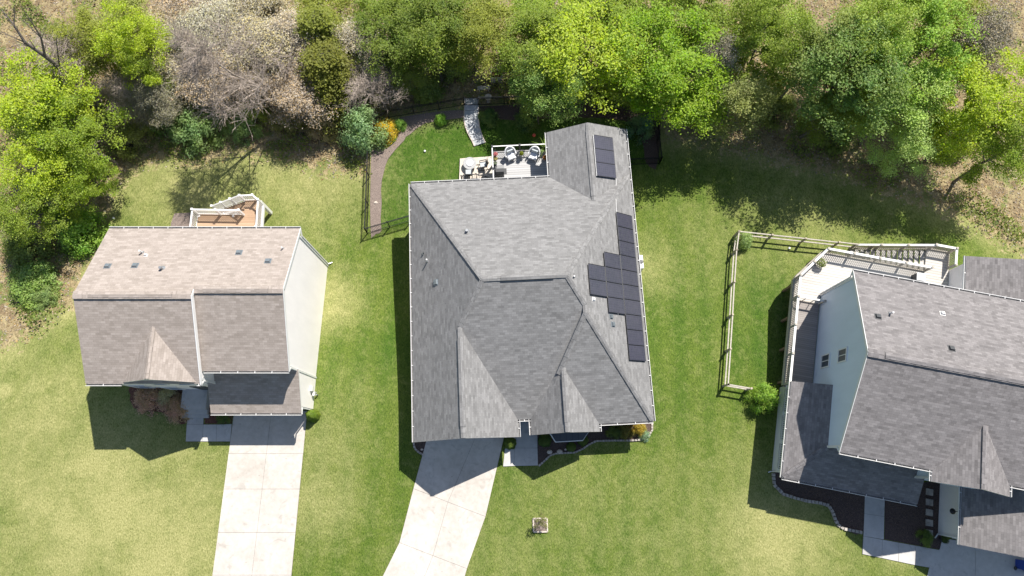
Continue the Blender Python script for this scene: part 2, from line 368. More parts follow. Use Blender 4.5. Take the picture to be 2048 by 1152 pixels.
# faint mower lanes along the lots
sx = t.n('SeparateXYZ'); t.t.links.new(t.mapping(g, (1,1,1), (0,0,R_(3)), (0,0,0)), sx.inputs[0])
lane = t.math('SINE', t.math('MULTIPLY', t.math('ADD', sx.outputs[0], t.math('MULTIPLY', n1, .5)), 2*math.pi/1.9))
c = t.mix(t.math('ADD', t.math('MULTIPLY', sp.outputs[2], .85), t.mr(lane, -1, 1, 0, .42), True), grass, lushc)
c = t.mix(dd, c, dryc)
thatch = t.noise(.12, 3, .5, g); c = t.mix(t.mr(thatch, .4, .65, 0, .15), c, t.ramp(fine, .3, .7, (.055,.09,.016), (.22,.26,.07)))
litter = t.ramp(t.math('ADD', t.math('MULTIPLY', n4, .5), t.math('MULTIPLY', n3, .5)), .38, .64, (.060,.042,.024), (.33,.24,.14))
litter = t.mix(t.mr(n2, .42, .62, 0, .8), litter, t.ramp(fine, .35, .65, (.20,.165,.075), (.60,.50,.28)))
litter = t.mix(t.mr(t.noise(.8, 4, .65, t.mapping(g, (1,1,1), (0,0,0), (7,3,0))), .52, .62, 0, .75), litter, t.ramp(fine, .35, .65, (.035,.07,.010), (.20,.26,.06)))
fm = t.math('ADD', sp.outputs[0], t.mr(n2, .3, .7, -.35, .35)); fm = t.math('ADD', fm, t.mr(n3, .3, .7, -.12, .12))
c = t.mix(t.mr(fm, .42, .62, 0, 1), c, litter)
t.bump(fine, 1.0, .10); M['ground'] = t.fin(c, .95, 0, .15)
cover = np.stack([forest_m.ravel(), dry.ravel(), lush.ravel(), np.ones(forest_m.size)], 1)
go = np_mesh('ground', verts, quads, M['ground'], attr=cover); tag(go, kind='structure')
go['label'] = 'mown lawns with dry patches running into a leaf littered wood'
go.data.polygons.foreach_set('use_smooth', [True]*len(go.data.polygons))
# ------------------------------------------------------------------ flat paved areas and beds
def inset(q, d):
    c = sum((Vector((p[0], p[1])) for p in q), Vector((0, 0))) / len(q); out = []
    n = len(q)
    for i in range(n):
        p = Vector(q[i][:2]); a = (Vector(q[i-1][:2]) - p).normalized(); b = (Vector(q[(i+1) % n][:2]) - p).normalized()
        out.append(p + (a + b) * d)
    return out
def slabs(name, quads_px, mat, h=.05, gap=.009, label=None, raw=False, kind='structure', zb=None):
    mb = MB(); und = MB()
    for q in quads_px:
        w = [Vector(p) for p in q] if raw else [G(*p) for p in q]
        z = min(p[2] for p in w) if zb is None else zb; wi = inset(w, gap)
        mb.prism([(p.x, p.y) for p in wi], z - .3, z + h, 0)
        mb.prism([(p[0], p[1]) for p in w], z - .32, z + h - .022, 1)
    o = mb.build(name, [mat, M['joint']]); tag(o, label, None, None, kind); return o
def grid_px(rows):
    out = []
    for a, b in zip(rows, rows[1:]):
        for i in range(len(a)-1): out.append((a[i], a[i+1], b[i+1], b[i]))
    return out
slabs('driveway', grid_px([[(858,862),(957,860),(1012,858)],[(827,977),(896,1004),(971,1033)],[(799,1085),(866,1111),(934,1137)],[(742,1200),(828,1205),(913,1210)],[(690,1310),(785,1320),(870,1330)]]),
      M['concrete'], label='pale concrete driveway angling down from the grey roofed house')
def row_l(y):
    f = (y-850)/302; return [(465-40*f, y), (540-36*f, y), (612-29*f, y)]
slabs('driveway', grid_px([row_l(v) for v in (822, 907, 978, 1065, 1150, 1240, 1340)]), M['concrete'], label='straight pale concrete driveway below the tan roofed house')
slabs('driveway', [((1879,1098),(1884,1076),(1950,1086),(1950,1250),(1830,1250),(1858,1135)), ((1950,1086),(2070,1095),(2070,1250),(1950,1250)), ((2070,1095),(2200,1095),(2200,1250),(2070,1250))],
      M['concrete_grey'], label='grey concrete driveway at the bottom right corner')
slabs('front_walk', [((1013,826),(1075,826),(1075,896),(1029,896),(1010,896)), ((1010,896),(1029,896),(1028,932),(1006,933)), ((1029,896),(1075,896),(1076,931),(1028,932))], M['concrete_grey'], h=.055, label='short concrete path from the driveway to the grey house porch')
slabs('front_walk', [((376,820),(408,820),(407,849),(374,849)), ((374,849),(407,849),(405,883),(372,883)), ((407,849),(434,849),(433,883),(405,883)), ((434,849),(464,848),(461,883),(433,883))], M['concrete_grey'], h=.055, label='L shaped concrete path at the steps of the tan roofed house')
slabs('front_walk', [((1729,985),(1769,992),(1768,1033),(1728,1027)), ((1728,1027),(1768,1033),(1767,1079),(1726,1072)), ((1726,1072),(1764,1079),(1763,1116),(1724,1108)), ((1764,1079),(1797,1085),(1796,1123),(1763,1116)), ((1797,1085),(1830,1091),(1829,1130),(1796,1123)), ((1830,1091),(1879,1100),(1858,1135),(1829,1130))],
      M['concrete_grey'], h=.055, label='concrete path turning to the driveway at the right house')
# curved slab walk at the back gate
wl = [(929,196),(929,222),(928,240),(931,255),(937,270),(944,282),(949,293)]; wr = [(957,196),(957,222),(957,240),(959,255),(963,268),(967,278),(971,286)]
mbw = MB(); und = MB()
for i in range(len(wl)-1):
    q = [G(*wl[i]), G(*wr[i]), G(*wr[i+1]), G(*wl[i+1])]
    mbw.prism([(p.x, p.y) for p in inset(q, .02)], -1.7, -1.43, 0); mbw.prism([(p.x, p.y) for p in q], -1.7, -1.455, 1)
for side in (wl, wr):
    pts = [G(*p) for p in side]
    for a, b in zip(pts, pts[1:]): mbw.beam((a.x, a.y, -1.44), (b.x, b.y, -1.44), .07, .10, 2)
tag(mbw.build('garden_path', [M['paver'], M['joint'], M['rock']]), 'curved blue grey slab path leading to the back gate', kind='structure')
def smooth_closed(pts, k=4, jit=.05, seed=1):
    rr = random.Random(seed); n = len(pts); out = []
    for i in range(n):
        p0, p1, p2, p3 = [Vector(pts[(i+j-1) % n][:2]) for j in range(4)]
        for s_ in range(k):
            u = s_/k; v = .5*((2*p1)+(-p0+p2)*u+(2*p0-5*p1+4*p2-p3)*u*u+(-p0+3*p1-3*p2+p3)*u**3)
            out.append((v.x + rr.uniform(-jit, jit), v.y + rr.uniform(-jit, jit)))
    return out
def bed(px, mat, label, h=.03, jit=.05, zmin=None, k=3, seed=1):
    pts = gpoly(px); z = max(p.z for p in pts)
    mb = MB(); mb.prism(smooth_closed(pts, k, jit, seed), z - .25, z + h)
    return tag(mb.build('mulch_bed', mat), label, None, None, 'structure')
bed([(268,772),(262,790),(268,815),(300,822),(330,826),(350,840),(368,848),(376,830),(372,790),(366,770)], M['mulch_red'], 'red brown mulch bed left of the concrete steps')
bed([(410,826),(410,847),(463,847),(466,826),(464,810),(412,812)], M['mulch_red'], 'small reddish bed between the path and the driveway', k=1, jit=.01)
bed([(828,860),(826,886),(830,898),(848,911),(866,880),(868,860)], M['mulch_dark'], 'small dark bed at the left corner of the grey garage')
bed([(1077,855),(1077,930),(1092,918),(1104,908),(1125,906),(1150,904),(1168,895),(1190,881),(1225,880),(1262,880),(1290,876),(1303,862),(1304,842),(1290,832),(1200,835)], M['mulch_dark'], 'dark planting bed along the front of the grey house', k=3, jit=.02)
bed([(1548,945),(1549,968),(1566,986),(1612,1000),(1655,1009),(1667,1036),(1684,1055),(1724,1066),(1729,985),(1640,960),(1600,930)], M['mulch_dark'], 'dark mulch bed inside the curved stone edging', k=3, jit=.02)
bed([(1770,975),(1769,1078),(1820,1088),(1880,1099),(1882,1075),(1884,960)], M['mulch_dark'], 'dark mulch bed with stepping stones beside the white garage wall', k=1, jit=.01)
bed([(744,290),(741,460),(752,466),(762,460),(763,380),(772,330),(790,300),(812,275),(800,262),(790,285),(765,300)], M['mulch_pink'], 'weathered mulch strip inside the left back fence', k=3, jit=.05)
bed([(800,262),(812,275),(850,246),(925,236),(926,220),(850,228),(790,240)], M['mulch_pink'], 'narrow mulch strip along the back fence left of the gate', k=3, jit=.05, seed=3)
bed([(962,212),(962,232),(1040,240),(1130,236),(1230,238),(1270,255),(1285,290),(1292,325),(1316,328),(1306,205),(1150,208)], M['mulch_dark'], 'dark mulch strip along the back fence right of the gate', k=3, jit=.06, seed=4)
# ------------------------------------------------------------------ roofs, gutters, windows
def roof(polys, mat, parent, th=.17, name='roof', fascia=None):
    mb = MB(); edges = {}
    key = lambda p: (round(p[0], 2), round(p[1], 2), round(p[2], 2))
    for poly in polys:
        pl = [Vector(p) for p in poly]
        n = Vector((0, 0, 0))
        for a, b in zip(pl, pl[1:]+pl[:1]): n += Vector(((a.y-b.y)*(a.z+b.z), (a.z-b.z)*(a.x+b.x), (a.x-b.x)*(a.y+b.y)))
        if n.z < 0: pl = pl[::-1]; n = -n
        n.normalize(); u = Vector((0,0,1)).cross(n).normalized(); w = n.cross(u)
        mb.face(pl, 0, [(p.dot(u)+37.3, p.dot(w)+50) for p in pl])
        mb.face([p - Vector((0,0,th)) for p in pl[::-1]], 1)
        for a, b in zip(pl, pl[1:]+pl[:1]): edges.setdefault(frozenset((key(a), key(b))), []).append((a, b))
    for k_, es in edges.items():
        if len(es) == 1:
            a, b = es[0]; d = Vector((0,0,th)); mb.face([a - d, b - d, b, a], 1)
    return mb.build(name, [mat, fascia or M['white']], parent)
def gutter(a, b, out, parent, name='gutter'):
    a, b, out = Vector(a), Vector(b), Vector(out).normalized(); mb = MB(); w = .12
    zz = Vector((0,0,1)); o1 = out*(w)
    mb.beam(a + out*.065 - zz*.11, b + out*.065 - zz*.11, .13, .02, 1)
    mb.beam(a + o1 - zz*.05, b + o1 - zz*.05, .022, .13, 0)
    n = max(2, int((b-a).length/.95))
    for i in range(1, n):
        p = a.lerp(b, i/n); mb.beam(p - zz*.005, p + o1 - zz*.005, .035, .02, 0)
    return mb.build(name, [M['white'], M['gutter_in']], parent)
def cap(pts, mat, parent, w=.3, h=.035, name='ridge_cap'):
    mb = MB()
    for a, b in zip(pts, pts[1:]):
        a, b = Vector(a), Vector(b); n = max(1, int((b-a).length/.3))
        d = (b-a)
        for i in range(n):
            p, q = a + d*(i/n), a + d*((i+1)/n); nn = MB()
            sdv = d.cross(Vector((0,0,1))).normalized(); lift = Vector((0,0,h + .012*(i % 2)))
            for s_ in (-1, 1):
                o = sdv*s_*w/2 - Vector((0,0,.05 if abs(d.normalized().z) < .2 else .03))
                v = [p + lift, q + lift, q + lift + o, p + lift + o]
                if s_ == 1: v = v[::-1]
                uu = random.random()*50; mb.face(v, 0, [(uu+c[0]*.3, uu+c[1]*.14) for c in ((0,0),(1,0),(1,1),(0,1))])
                e_ = [p + lift + o, q + lift + o, q + o - Vector((0,0,.04)), p + o - Vector((0,0,.04))]
                mb.face(e_ if s_ == -1 else e_[::-1], 0, [(uu, uu)]*4)
    return mb.build(name, mat, parent)
def ridge_vent(a, b, mat, parent, w=.34, h=.07):
    a, b = Vector(a), Vector(b); mb = MB(); d = (b-a).normalized(); s_ = d.cross(Vector((0,0,1)))
    up = Vector((0,0,h)); lo = Vector((0,0,-.06))
    mb.face([a+up, b+up, b+s_*w/2+up+lo, a+s_*w/2+up+lo][::-1]); mb.face([a+up, b+up, b-s_*w/2+up+lo, a-s_*w/2+up+lo])
    for sg in (-1, 1):
        q = [a+s_*sg*w/2+up+lo, b+s_*sg*w/2+up+lo, b+s_*sg*w/2-up*2, a+s_*sg*w/2-up*2]; mb.face(q if sg < 0 else q[::-1], 1)
    for e_ in (a, b): mb.face([e_+up, e_+s_*w/2+up+lo, e_+s_*w/2-up, e_-s_*w/2-up, e_-s_*w/2+up+lo], 1)
    return mb.build('ridge_vent', [mat, M['dark']], parent)  # dark side faces put the vent's shadow line into the colour
def window(parent, c, w, h, normal, mat=None, slider=False):
    c = Vector(c); n = Vector(normal).normalized(); s_ = Vector((0,0,1)).cross(n); z = Vector((0,0,1))
    f = MB(); t_ = .07
    for sg in (-1, 1):
        f.beam(c + s_*sg*w/2 - z*h/2 + n*.03, c + s_*sg*w/2 + z*h/2 + n*.03, t_, .06, 0, n)
        f.beam(c - s_*(w/2+t_/2) + z*sg*h/2 + n*.033, c + s_*(w/2+t_/2) + z*sg*h/2 + n*.033, t_*1.2, .07, 0, n)
    if slider: f.beam(c - z*(h/2-.04) + n*.036, c + z*(h/2-.04) + n*.036, .045, .04, 0, n)
    else: f.beam(c - s_*(w/2-.04) + n*.036, c + s_*(w/2-.04) + n*.036, .045, .04, 0, n)
    fo = f.build('window', M['white'], parent)
    g_ = MB(); a = c + n*.02
    g_.face([a - s_*(w/2-.03) - z*(h/2-.03), a + s_*(w/2-.03) - z*(h/2-.03), a + s_*(w/2-.03) + z*(h/2-.03), a - s_*(w/2-.03) + z*(h/2-.03)])
    g_.build('pane', M['glass'], fo); return fo
def downspout(parent, pts): return MB().path(pts, .045, 4).build('downspout', M['white'], parent)
def vent_pipe(parent, p, r=.05, h=.35, mat='white', n='vent_pipe'):
    mb = MB(); mb.tube((p[0],p[1],p[2]-.1), (p[0],p[1],p[2]+h), r, r, 10, 0); mb.tube((p[0],p[1],p[2]-.06), (p[0],p[1],p[2]+.05), r*2.4, r*1.3, 10, 1)
    return mb.build(n, [M[mat], M['steel']], parent)
def box_vent(parent, p, slope, dirv, s_=.28, mat='vent_metal'):
    d = Vector(dirv).normalized(); up = Vector((0,0,1)); nrm = (up - d*0 + d*slope).normalized()
    across = d.cross(up).normalized(); along = nrm.cross(across).normalized()
    p = Vector(p); mb = MB()
    top = [p + across*i*s_/2 + along*j*s_/2 + nrm*(.13 if j < 0 else .10) for i, j in ((-1,-1),(1,-1),(1,1),(-1,1))]
    bot = [p + across*i*s_*.62 + along*j*s_*.62 - nrm*.02 for i, j in ((-1,-1),(1,-1),(1,1),(-1,1))]
    fl = [p + across*i*s_*.8 + along*j*s_*.8 + nrm*.012 for i, j in ((-1,-1),(1,-1),(1,1),(-1,1))]
    mb.face(fl, 0)
    ctr = sum((v for v in top), Vector())/4
    def addf(q):
        q = [Vector(v) for v in q]; n = (q[1]-q[0]).cross(q[2]-q[0])
        if n.dot(sum(q, Vector())/len(q) - (p)) < 0: q = q[::-1]
        mb.face(q, 0)
    addf(top)
    for i in range(4): addf([bot[i], bot[(i+1)%4], top[(i+1)%4], top[i]])
    return mb.build('roof_vent', M[mat], parent)
# ------------------------------------------------------------------ railings and fences
POSTS = []
def railing(parent, a, b, top, h, mats, post=.1, gap=.12, bal=.035, rail=.07, name='railing', posts=True, step=2.0, round_bal=False):
    """a,b: (x,y,zfloor); top rail runs h above the floor line."""
    a, b = Vector(a), Vector(b); mb = MB(); L = (b-a).length; z = Vector((0,0,1)); d = (b-a).normalized()
    mb.beam(a + z*h, b + z*h, rail*1.3, rail*.6, 0); mb.beam(a + z*.1, b + z*.1, rail*.7, rail*.6, 1 if len(mats) > 1 else 0)
    n = int(L/gap)
    for i in range(1, n):
        p = a + (b-a)*(i/n); mb.beam(p + z*.1, p + z*(h-.02), bal, bal, 1 if len(mats) > 1 else 0, d)
    o = mb.build(name, mats, parent)
    if posts:
        k = max(1, round(L/step))
        for i in range(k+1):
            p = a + (b-a)*(i/k)
            if any((p-o_).length < .22 and pr_ is parent for o_, pr_ in POSTS): continue
            POSTS.append((p, parent)); q = MB(); q.box((p.x, p.y, p.z + (h+.06)/2 - .05), (post, post, h+.16)); q.box((p.x, p.y, p.z + h + .1), (post*1.35, post*1.35, .04))
            q.build('post', mats[-1] if len(mats) > 1 else mats[0], parent)
    return o
# ================================================================== CENTRE HOUSE (hipped grey roof)
AC_ = R_(2.8)
ch = empty('ranch_house', (0, 0, 0), AC_, 'low ranch house with hipped grey shingle roof, two front gables and solar panels', 'house')
def L(px, py, z): return loc(P(px, py, z), 2.8)
e = 3.0; x0, x1 = -6.24, 9.27; yF, yB = 2.4, 19.15; sl, sr, sf = .88, .81, .52
yr = (yF+yB)/2; zr = e + sf*(yB-yr); xl = x0 + (zr-e)/sl; xr = x1 - (zr-e)/sr
ga = 3.37; zg = e + sl*ga; xg = x0 + ga; yg = yF + (zg-e)/sf; yf1 = 1.3
pk = (5.0, 0, e + sr*(x1-5.0)); pk = (5.0, 1.88 + (pk[2]-e)/sf, pk[2]); mh = (5.0, yF + (pk[2]-e)/sf, pk[2])
g2x0, g2x1, g2r = 1.33, 5.74, 3.535; zg2 = e + .83*(g2r-g2x0); y2 = 1.88 + (zg2-e)/sf
faces = [[(x0,yf1,e),(xg,yf1,zg),(xg,yg,zg),(xl,yr,zr),(x0,yB,e)],
         [(xg,yf1,zg),(.5,yf1,e),(.5,yF,e),(xg,yg,zg)],
         [(.5,yF,e),(1.62,yF,e),mh,(xr,yr,zr),(xl,yr,zr),(xg,yg,zg)],
         [(x0,yB,e),(xl,yr,zr),(xr,yr,zr),(x1,yB,e)],
         [(x1,yB,e),(xr,yr,zr),mh,pk,(x1,1.88,e)],
         [pk,(1.62,1.88,e),(x1,1.88,e)],
         [pk,mh,(1.62,yF,e),(1.62,1.88,e)],
         [(g2x0,1.38,e),(g2r,1.38,zg2),(g2r,6.4,zg2),(g2x0,6.4,e)],
         [(g2r,1.38,zg2),(g2x1,1.38,e),(g2x1,6.0,e),(g2r,6.0,zg2)]]
sx0, sx1, sy = 3.6, 9.275, 22.62; sxr = 6.42; zs = e + .44*(sxr-sx0)
faces += [[(sx0,sy,e),(sxr,sy,zs),(sxr,15.6,zs),(sx0,15.6,e)], [(sxr,sy,zs),(sx1,sy,e),(sx1,15.6,e),(sxr,15.6,zs)]]
# the gable planes and the sunroom planes stop where they dive under the main planes
faces[7] = [(g2x0,1.38,e),(g2r,1.38,zg2),(g2r,y2+.35,zg2),(g2x0,yF+.02,e)]
faces[8] = [(g2r,1.38,zg2),(g2x1,1.38,e),(g2x1,1.9,e),(g2r,y2+.35,zg2)]
faces[9] = [(sx0,sy,e),(sxr,sy,zs),(sxr,yB-(zs-e)/sf-.02,zs),(sx0,yB-.02,e)]
rf = roof(faces, M['shingle_grey'], ch)
cap([(x0+.1,yB-.1,e+.03),(xl,yr,zr)], M['shingle_grey'], rf); cap([(xl,yr,zr),(xr,yr,zr)], M['shingle_grey'], rf)
cap([(x1-.1,yB-.1,e+.1),(xr,yr,zr)], M['shingle_grey'], rf, h=.03); cap([(xr,yr,zr),mh,pk], M['shingle_grey'], rf)
cap([(xg,yg,zg),(xl,yr,zr)], M['shingle_grey'], rf); cap([pk,(x1-.1,1.95,e+.06)], M['shingle_grey'], rf); cap([pk,(3.2,5.0,4.63)], M['shingle_grey'], rf)
cap([(xg,yf1+.02,zg),(xg,yg,zg)], M['shingle_grey'], rf); cap([(g2r,1.4,zg2),(g2r,y2+.2,zg2)], M['shingle_grey'], rf); cap([(sxr,sy-.02,zs),(sxr,15.9,zs)], M['shingle_grey'], rf)
ridge_vent((-.15,yr,zr+.03), (3.1,yr,zr+.03), M['shingle_grey'], rf)
ridge_vent((xg,2.0,zg+.0), (xg,yg-.7,zg+.0), M['shingle_grey'], rf, h=.07); ridge_vent((g2r,2.0,zg2), (g2r,y2-.6,zg2), M['shingle_grey'], rf, h=.07); ridge_vent((sxr,17.1,zs),(sxr,22.0,zs), M['shingle_grey'], rf, h=.06)
for a, b, o_ in (((x0,yf1,e),(x0,yB,e),(-1,0,0)), ((x0,yB,e),(sx0,yB,e),(0,1,0)), ((sx0,yB,e),(sx0,sy,e),(-1,0,0)), ((sx1,sy,e),(sx1,1.88,e),(1,0,0)),
                 ((x1,1.88,e),(g2x1,1.88,e),(0,-1,0)), ((.5,yF,e),(.5,yf1,e),(1,0,0)), ((.5,yF,e),(g2x0,yF,e),(0,-1,0)), ((g2x0,yF,e),(g2x0,1.38,e),(-1,0,0)), ((g2x1,1.88,e),(g2x1,1.38,e),(1,0,0))):
    gutter(a, b, o_, rf)
w = MB(); zb = -1.9
w.prism([(x0+.42,yF+.45),(x1-.42,1.88+.45),(x1-.42,yB-.4),(x0+.42,yB-.4)], zb, 3.02)
w.extr([(x0+.42,zb),(.08,zb),(.08,3.12),(xg,zg-.22),(x0+.42,3.12)], 'y', yf1+.3, yF+2)
w.extr([(g2x0+.4,zb),(g2x1-.4,zb),(g2x1-.4,3.1),(g2r,zg2-.22),(g2x0+.4,3.1)], 'y', 1.68, yF+1.5)
w.extr([(sx0+.35,zb),(sx1-.42,zb),(sx1-.42,2.96),(sxr,zs-.22),(sx0+.35,2.96)], 'y', yB-2, sy-.3)
w.build('wall', M['siding_grey'], ch)
gd = MB(); gd.box((-2.95,yf1+.29,1.15), (4.9,.06,2.3))
for k in range(1, 5): gd.box((-2.95,yf1+.255,k*.46), (4.9,.02,.03))
gd.build('garage_door', M['white'], ch)
for c, ww, hh, n in (((3.5,1.68,1.5),1.8,1.4,(0,-1,0)), ((7.4,2.33,1.6),1.2,1.4,(0,-1,0)), ((-5.82,8,1.6),.9,1.2,(-1,0,0)), ((-5.82,14,1.6),.9,1.2,(-1,0,0)), ((8.85,6,1.6),.9,1.2,(1,0,0)), ((8.85,12,1.6),1.2,1.2,(1,0,0)), ((6.4,sy-.3,1.5),2.2,1.4,(0,1,0)), ((2.6,yB-.4,1.7),1.6,1.9,(0,1,0)), ((-3.2,yB-.4,1.6),1.4,1.2,(0,1,0))):
    window(ch, c, ww, hh, n)
d_ = MB(); d_.box((.9,yF+.42,1.1), (1.0,.07,2.1)); d_.box((.9,yF+.38,1.5), (.5,.03,.9)); dd_ = d_.build('front_door', M['dark'], ch)
MB().tube((.55,yF+.36,1.05),(.55,yF+.3,1.05),.03).build('handle', M['steel'], dd_)
# bay roof under the right gable: dark standing seam with white edge
a_, b_, c_, f_ = L(1096,866,2.3), L(1111,884,2.15), L(1165,881,2.15), L(1182,862,2.3)
br = MB(); A1 = (a_.x,1.68,2.62); A2 = (f_.x,1.68,2.62); q1 = (a_.x,1.66,2.36); q2 = (b_.x,b_.y,2.2); q3 = (c_.x,c_.y,2.2); q4 = (f_.x,1.66,2.36)
br.face([q1,q2,(b_.x+.35,1.68,2.62),A1]); br.face([q2,q3,(c_.x-.35,1.68,2.62),(b_.x+.35,1.68,2.62)]); br.face([q3,q4,A2,(c_.x-.35,1.68,2.62)])
for u, v in ((q1,q2),(q2,q3),(q3,q4)): br.beam(Vector(u)-Vector((0,0,.04)), Vector(v)-Vector((0,0,.04)), .06, .10, 1)
br.build('bay_roof', [M['seam'], M['white']], ch)
bw = MB(); bw.prism([(a_.x+.15,1.7),(b_.x+.1,b_.y+.2),(c_.x-.1,c_.y+.2),(f_.x-.15,1.7)], -.1, 2.2); bw.build('bay_wall', M['siding_grey'], ch)
# solar panels lie on the right slope
def panel(parent, xa, xb, ya, yb, zf):
    mb = MB(); q = [(xa,ya),(xb,ya),(xb,yb),(xa,yb)]; off = .11; sgn = Vector((0,0,1))
    top = [Vector((x,y,zf(x)+off+.035)) for x, y in q]; bot = [Vector((x,y,zf(x)+off-.01)) for x, y in q]
    sll = math.hypot(xb-xa, zf(xa)-zf(xb)); mb.face(top, 0, [(0,0),(sll,0),(sll,yb-ya),(0,yb-ya)])
    for i in range(4): j = (i+1)%4; mb.face([bot[i],bot[j],top[j],top[i]], 1)
    mb.face(bot[::-1], 1)
    o = mb.build('solar_panel', [M['solar'], M['steel']], parent)
    fr = MB()
    for i in range(4): fr.beam(top[i]+Vector((0,0,.004)), top[(i+1)%4]+Vector((0,0,.004)), .03, .018)
    fr.build('frame', M['black_metal'], o); return o
zf = lambda x: e + sr*(x1-x)
cols = [(7.87,9.09,5.74,15.87,10), (6.645,7.83,8.74,12.80,4), (5.43,6.605,9.74,11.78,2)]
for xa, xb, ya, yb, n in cols:
    for k in range(n):
        h_ = (yb-ya)/n; panel(ch, xa, xb, ya+k*h_+.012, ya+(k+1)*h_-.012, zf)
for xa, ya, yb in ((7.845,8.74,12.8),(6.622,9.74,11.78)):      # pale rail seen between the columns
    MB().beam((xa,ya,zf(xa)+.10),(xa,yb,zf(xa)+.10),.035,.05).build('panel_rail', M['white_dirty'], ch)
zf2 = lambda x: e + (zs-e)/(sx1-sxr)*(sx1-x)
for k in range(3): panel(ch, 6.79, 8.2, 18.58+k*1.033+.012, 18.58+(k+1)*1.033-.012, zf2)
MB().beam((6.76,18.58,zf2(6.76)+.1),(6.76,21.68,zf2(6.76)+.1),.035,.05).build('panel_rail', M['white_dirty'], ch)
cd = MB(); cd.path([(8.2,18.6,zf2(8.2)+.05),(8.14,18.0,zf2(8.14)+.06),(7.95,17.0,zf(7.95)+.06),(7.88,15.9,zf(7.88)+.06)], .022, 5); cd.build('conduit', M['white'], ch)
vent_pipe(ch, (-2.25,14.58,5.38), .09, .3, 'steel')
for x, y in ((-5.30,13.72),): vent_pipe(ch, (x,y,e+sl*(x-x0)), .06, .22, 'dark')
vent_pipe(ch, (-5.03,13.05,e+sl*1.21), .05, .5)
box_vent(ch, (-4.44,11.43,e+sl*1.8), sl, (-1,0,0))
vent_pipe(ch, (4.39,10.75,6.95), .045, .25); box_vent(ch, (5.62,9.5,zf(5.62)), sr, (1,0,0), .16, 'white'); box_vent(ch, (6.79,8.5,zf(6.79)), sr, (1,0,0), .2); box_vent(ch, (6.88,8.0,zf(6.88)), sr, (1,0,0), .22)
vent_pipe(ch, (7.3,8.73,zf(7.3)), .03, .12, 'steel')
# ---- rear deck of the centre house
dk = empty('deck', (0,0,0), AC_, 'grey board deck with white rail behind the grey house, two white chairs on it', 'deck')
fz = .6; fl = MB(); fl.prism([(-.42,18.78),(3.9,18.78),(3.9,22.45),(-.42,22.45)], fz-.12, fz); fl.build('floor', M['deck_grey'], dk)
fa = MB()
for a, b in (((-.43,18.8),(-.43,22.47)),((-.43,22.47),(3.9,22.47))): fa.beam((*a,fz-.17),(*b,fz-.17),.05,.3)
fa.build('fascia', M['white_dirty'], dk)
for x, y in ((-.3,22.3),(1.8,22.3),(3.8,22.3),(-.3,19.4)): MB().box((x,y,(fz-1.7)/2),(.14,.14,fz+1.5)).build('support_post', M['white_dirty'], dk)
railing(dk, (-.38,22.42,fz), (3.72,22.42,fz), 0, .95, [M['white'], M['black_metal']], .09, .13, .022, .055, step=2.1)
railing(dk, (-.38,22.42,fz), (-.38,18.85,fz), 0, .95, [M['white'], M['black_metal']], .09, .13, .022, .055, step=1.8)
# patio slab and its black handrail
pz = -1.3
pp = [L(920,317,pz), L(990,312,pz), L(990,366,pz), L(918,366,pz)]
pt = MB(); pt.prism([(p.x,p.y) for p in pp], -1.7, pz, 0); po = pt.build('patio', M['patio']); po.rotation_euler = (0,0,AC_); tag(po, 'small beige patio left of the grey deck with fire pit and chairs', kind='structure')
hr = empty('stair_railing', (0,0,0), AC_, 'black iron handrail along the house side of the beige patio', 'railing')
ha, hb, hc = L(922,352,-.4), L(952,348,-.4), L(984,357,-.4)
for a, b in ((ha,hb),(hb,hc)): railing(hr, (a.x,a.y,-1.3), (b.x,b.y,-1.3), 0, .9, [M['black_metal']], .06, .12, .022, .05, step=1.2)
# ================================================================== LEFT HOUSE (tan roof)
lh = empty('two_storey_house', (0,0,0), 0, 'two storey house with tan shingle roof and cream side wall, at the left', 'house')
eL = 6.0; X0, XM, X1 = -26.13, -19.08, -13.72; yb_ = 14.45
la = [(X0,4.42,eL),(XM,4.42,eL),(XM,9.435,eL+.5*5.015),(X0,9.435,eL+.5*5.015)]
zl = eL+.5*5.015; zl2 = eL+.5*4.625
rl = roof([la, [(X0,9.435,zl),(XM,9.435,zl),(XM,yb_,eL),(X0,yb_,eL)],
           [(XM+.005,5.2,eL),(X1,5.2,eL),(X1,9.825,zl2),(XM+.005,9.825,zl2)], [(XM+.005,9.825,zl2),(X1,9.825,zl2),(X1,yb_+.003,eL),(XM+.005,yb_+.003,eL)],
           ], M['shingle_tan'], lh)
gzz = 7.6; roof([[(-23.84,4.5,eL+.04),(-21.6,4.52,gzz),(-21.6,7.75,gzz),(-23.84,4.6,eL+.04)], [(-21.6,4.52,gzz),(-19.33,4.5,eL+.04),(-19.33,4.6,eL+.04),(-21.6,7.75,gzz)]], M['shingle_tan'], lh, name='gable_roof')
cap([(X0,9.435,zl),(XM,9.435,zl)], M['shingle_tan'], rl, .5); cap([(XM,9.825,zl2),(X1,9.825,zl2)], M['shingle_tan'], rl, .5); cap([(-21.6,4.55,gzz),(-21.6,7.7,gzz)], M['shingle_tan'], rl, .25, .03)
ridge_vent((-25.2,9.435,zl+.02),(-20.2,9.435,zl+.02), M['shingle_tan'], rl, .36); ridge_vent((-18.5,9.825,zl2+.02),(-14.6,9.825,zl2+.02), M['shingle_tan'], rl, .36)
for a, b, o_ in (((X0,4.42,eL),(-23.95,4.42,eL),(0,-1,0)), ((XM+.1,5.2,eL),(X1,5.2,eL),(0,-1,0)), ((X0,yb_,eL),(X1,yb_,eL),(0,1,0)), ((-19.3,4.42,eL),(XM,4.42,eL),(0,-1,0))): gutter(a, b, o_, rl)
rk = MB(); rk.beam((XM+.02,4.4,eL-.06),(XM+.02,9.43,zl-.06),.05,.26); rk.beam((XM+.02,9.43,zl-.12),(XM+.02,9.9,zl-.3),.04,.2)
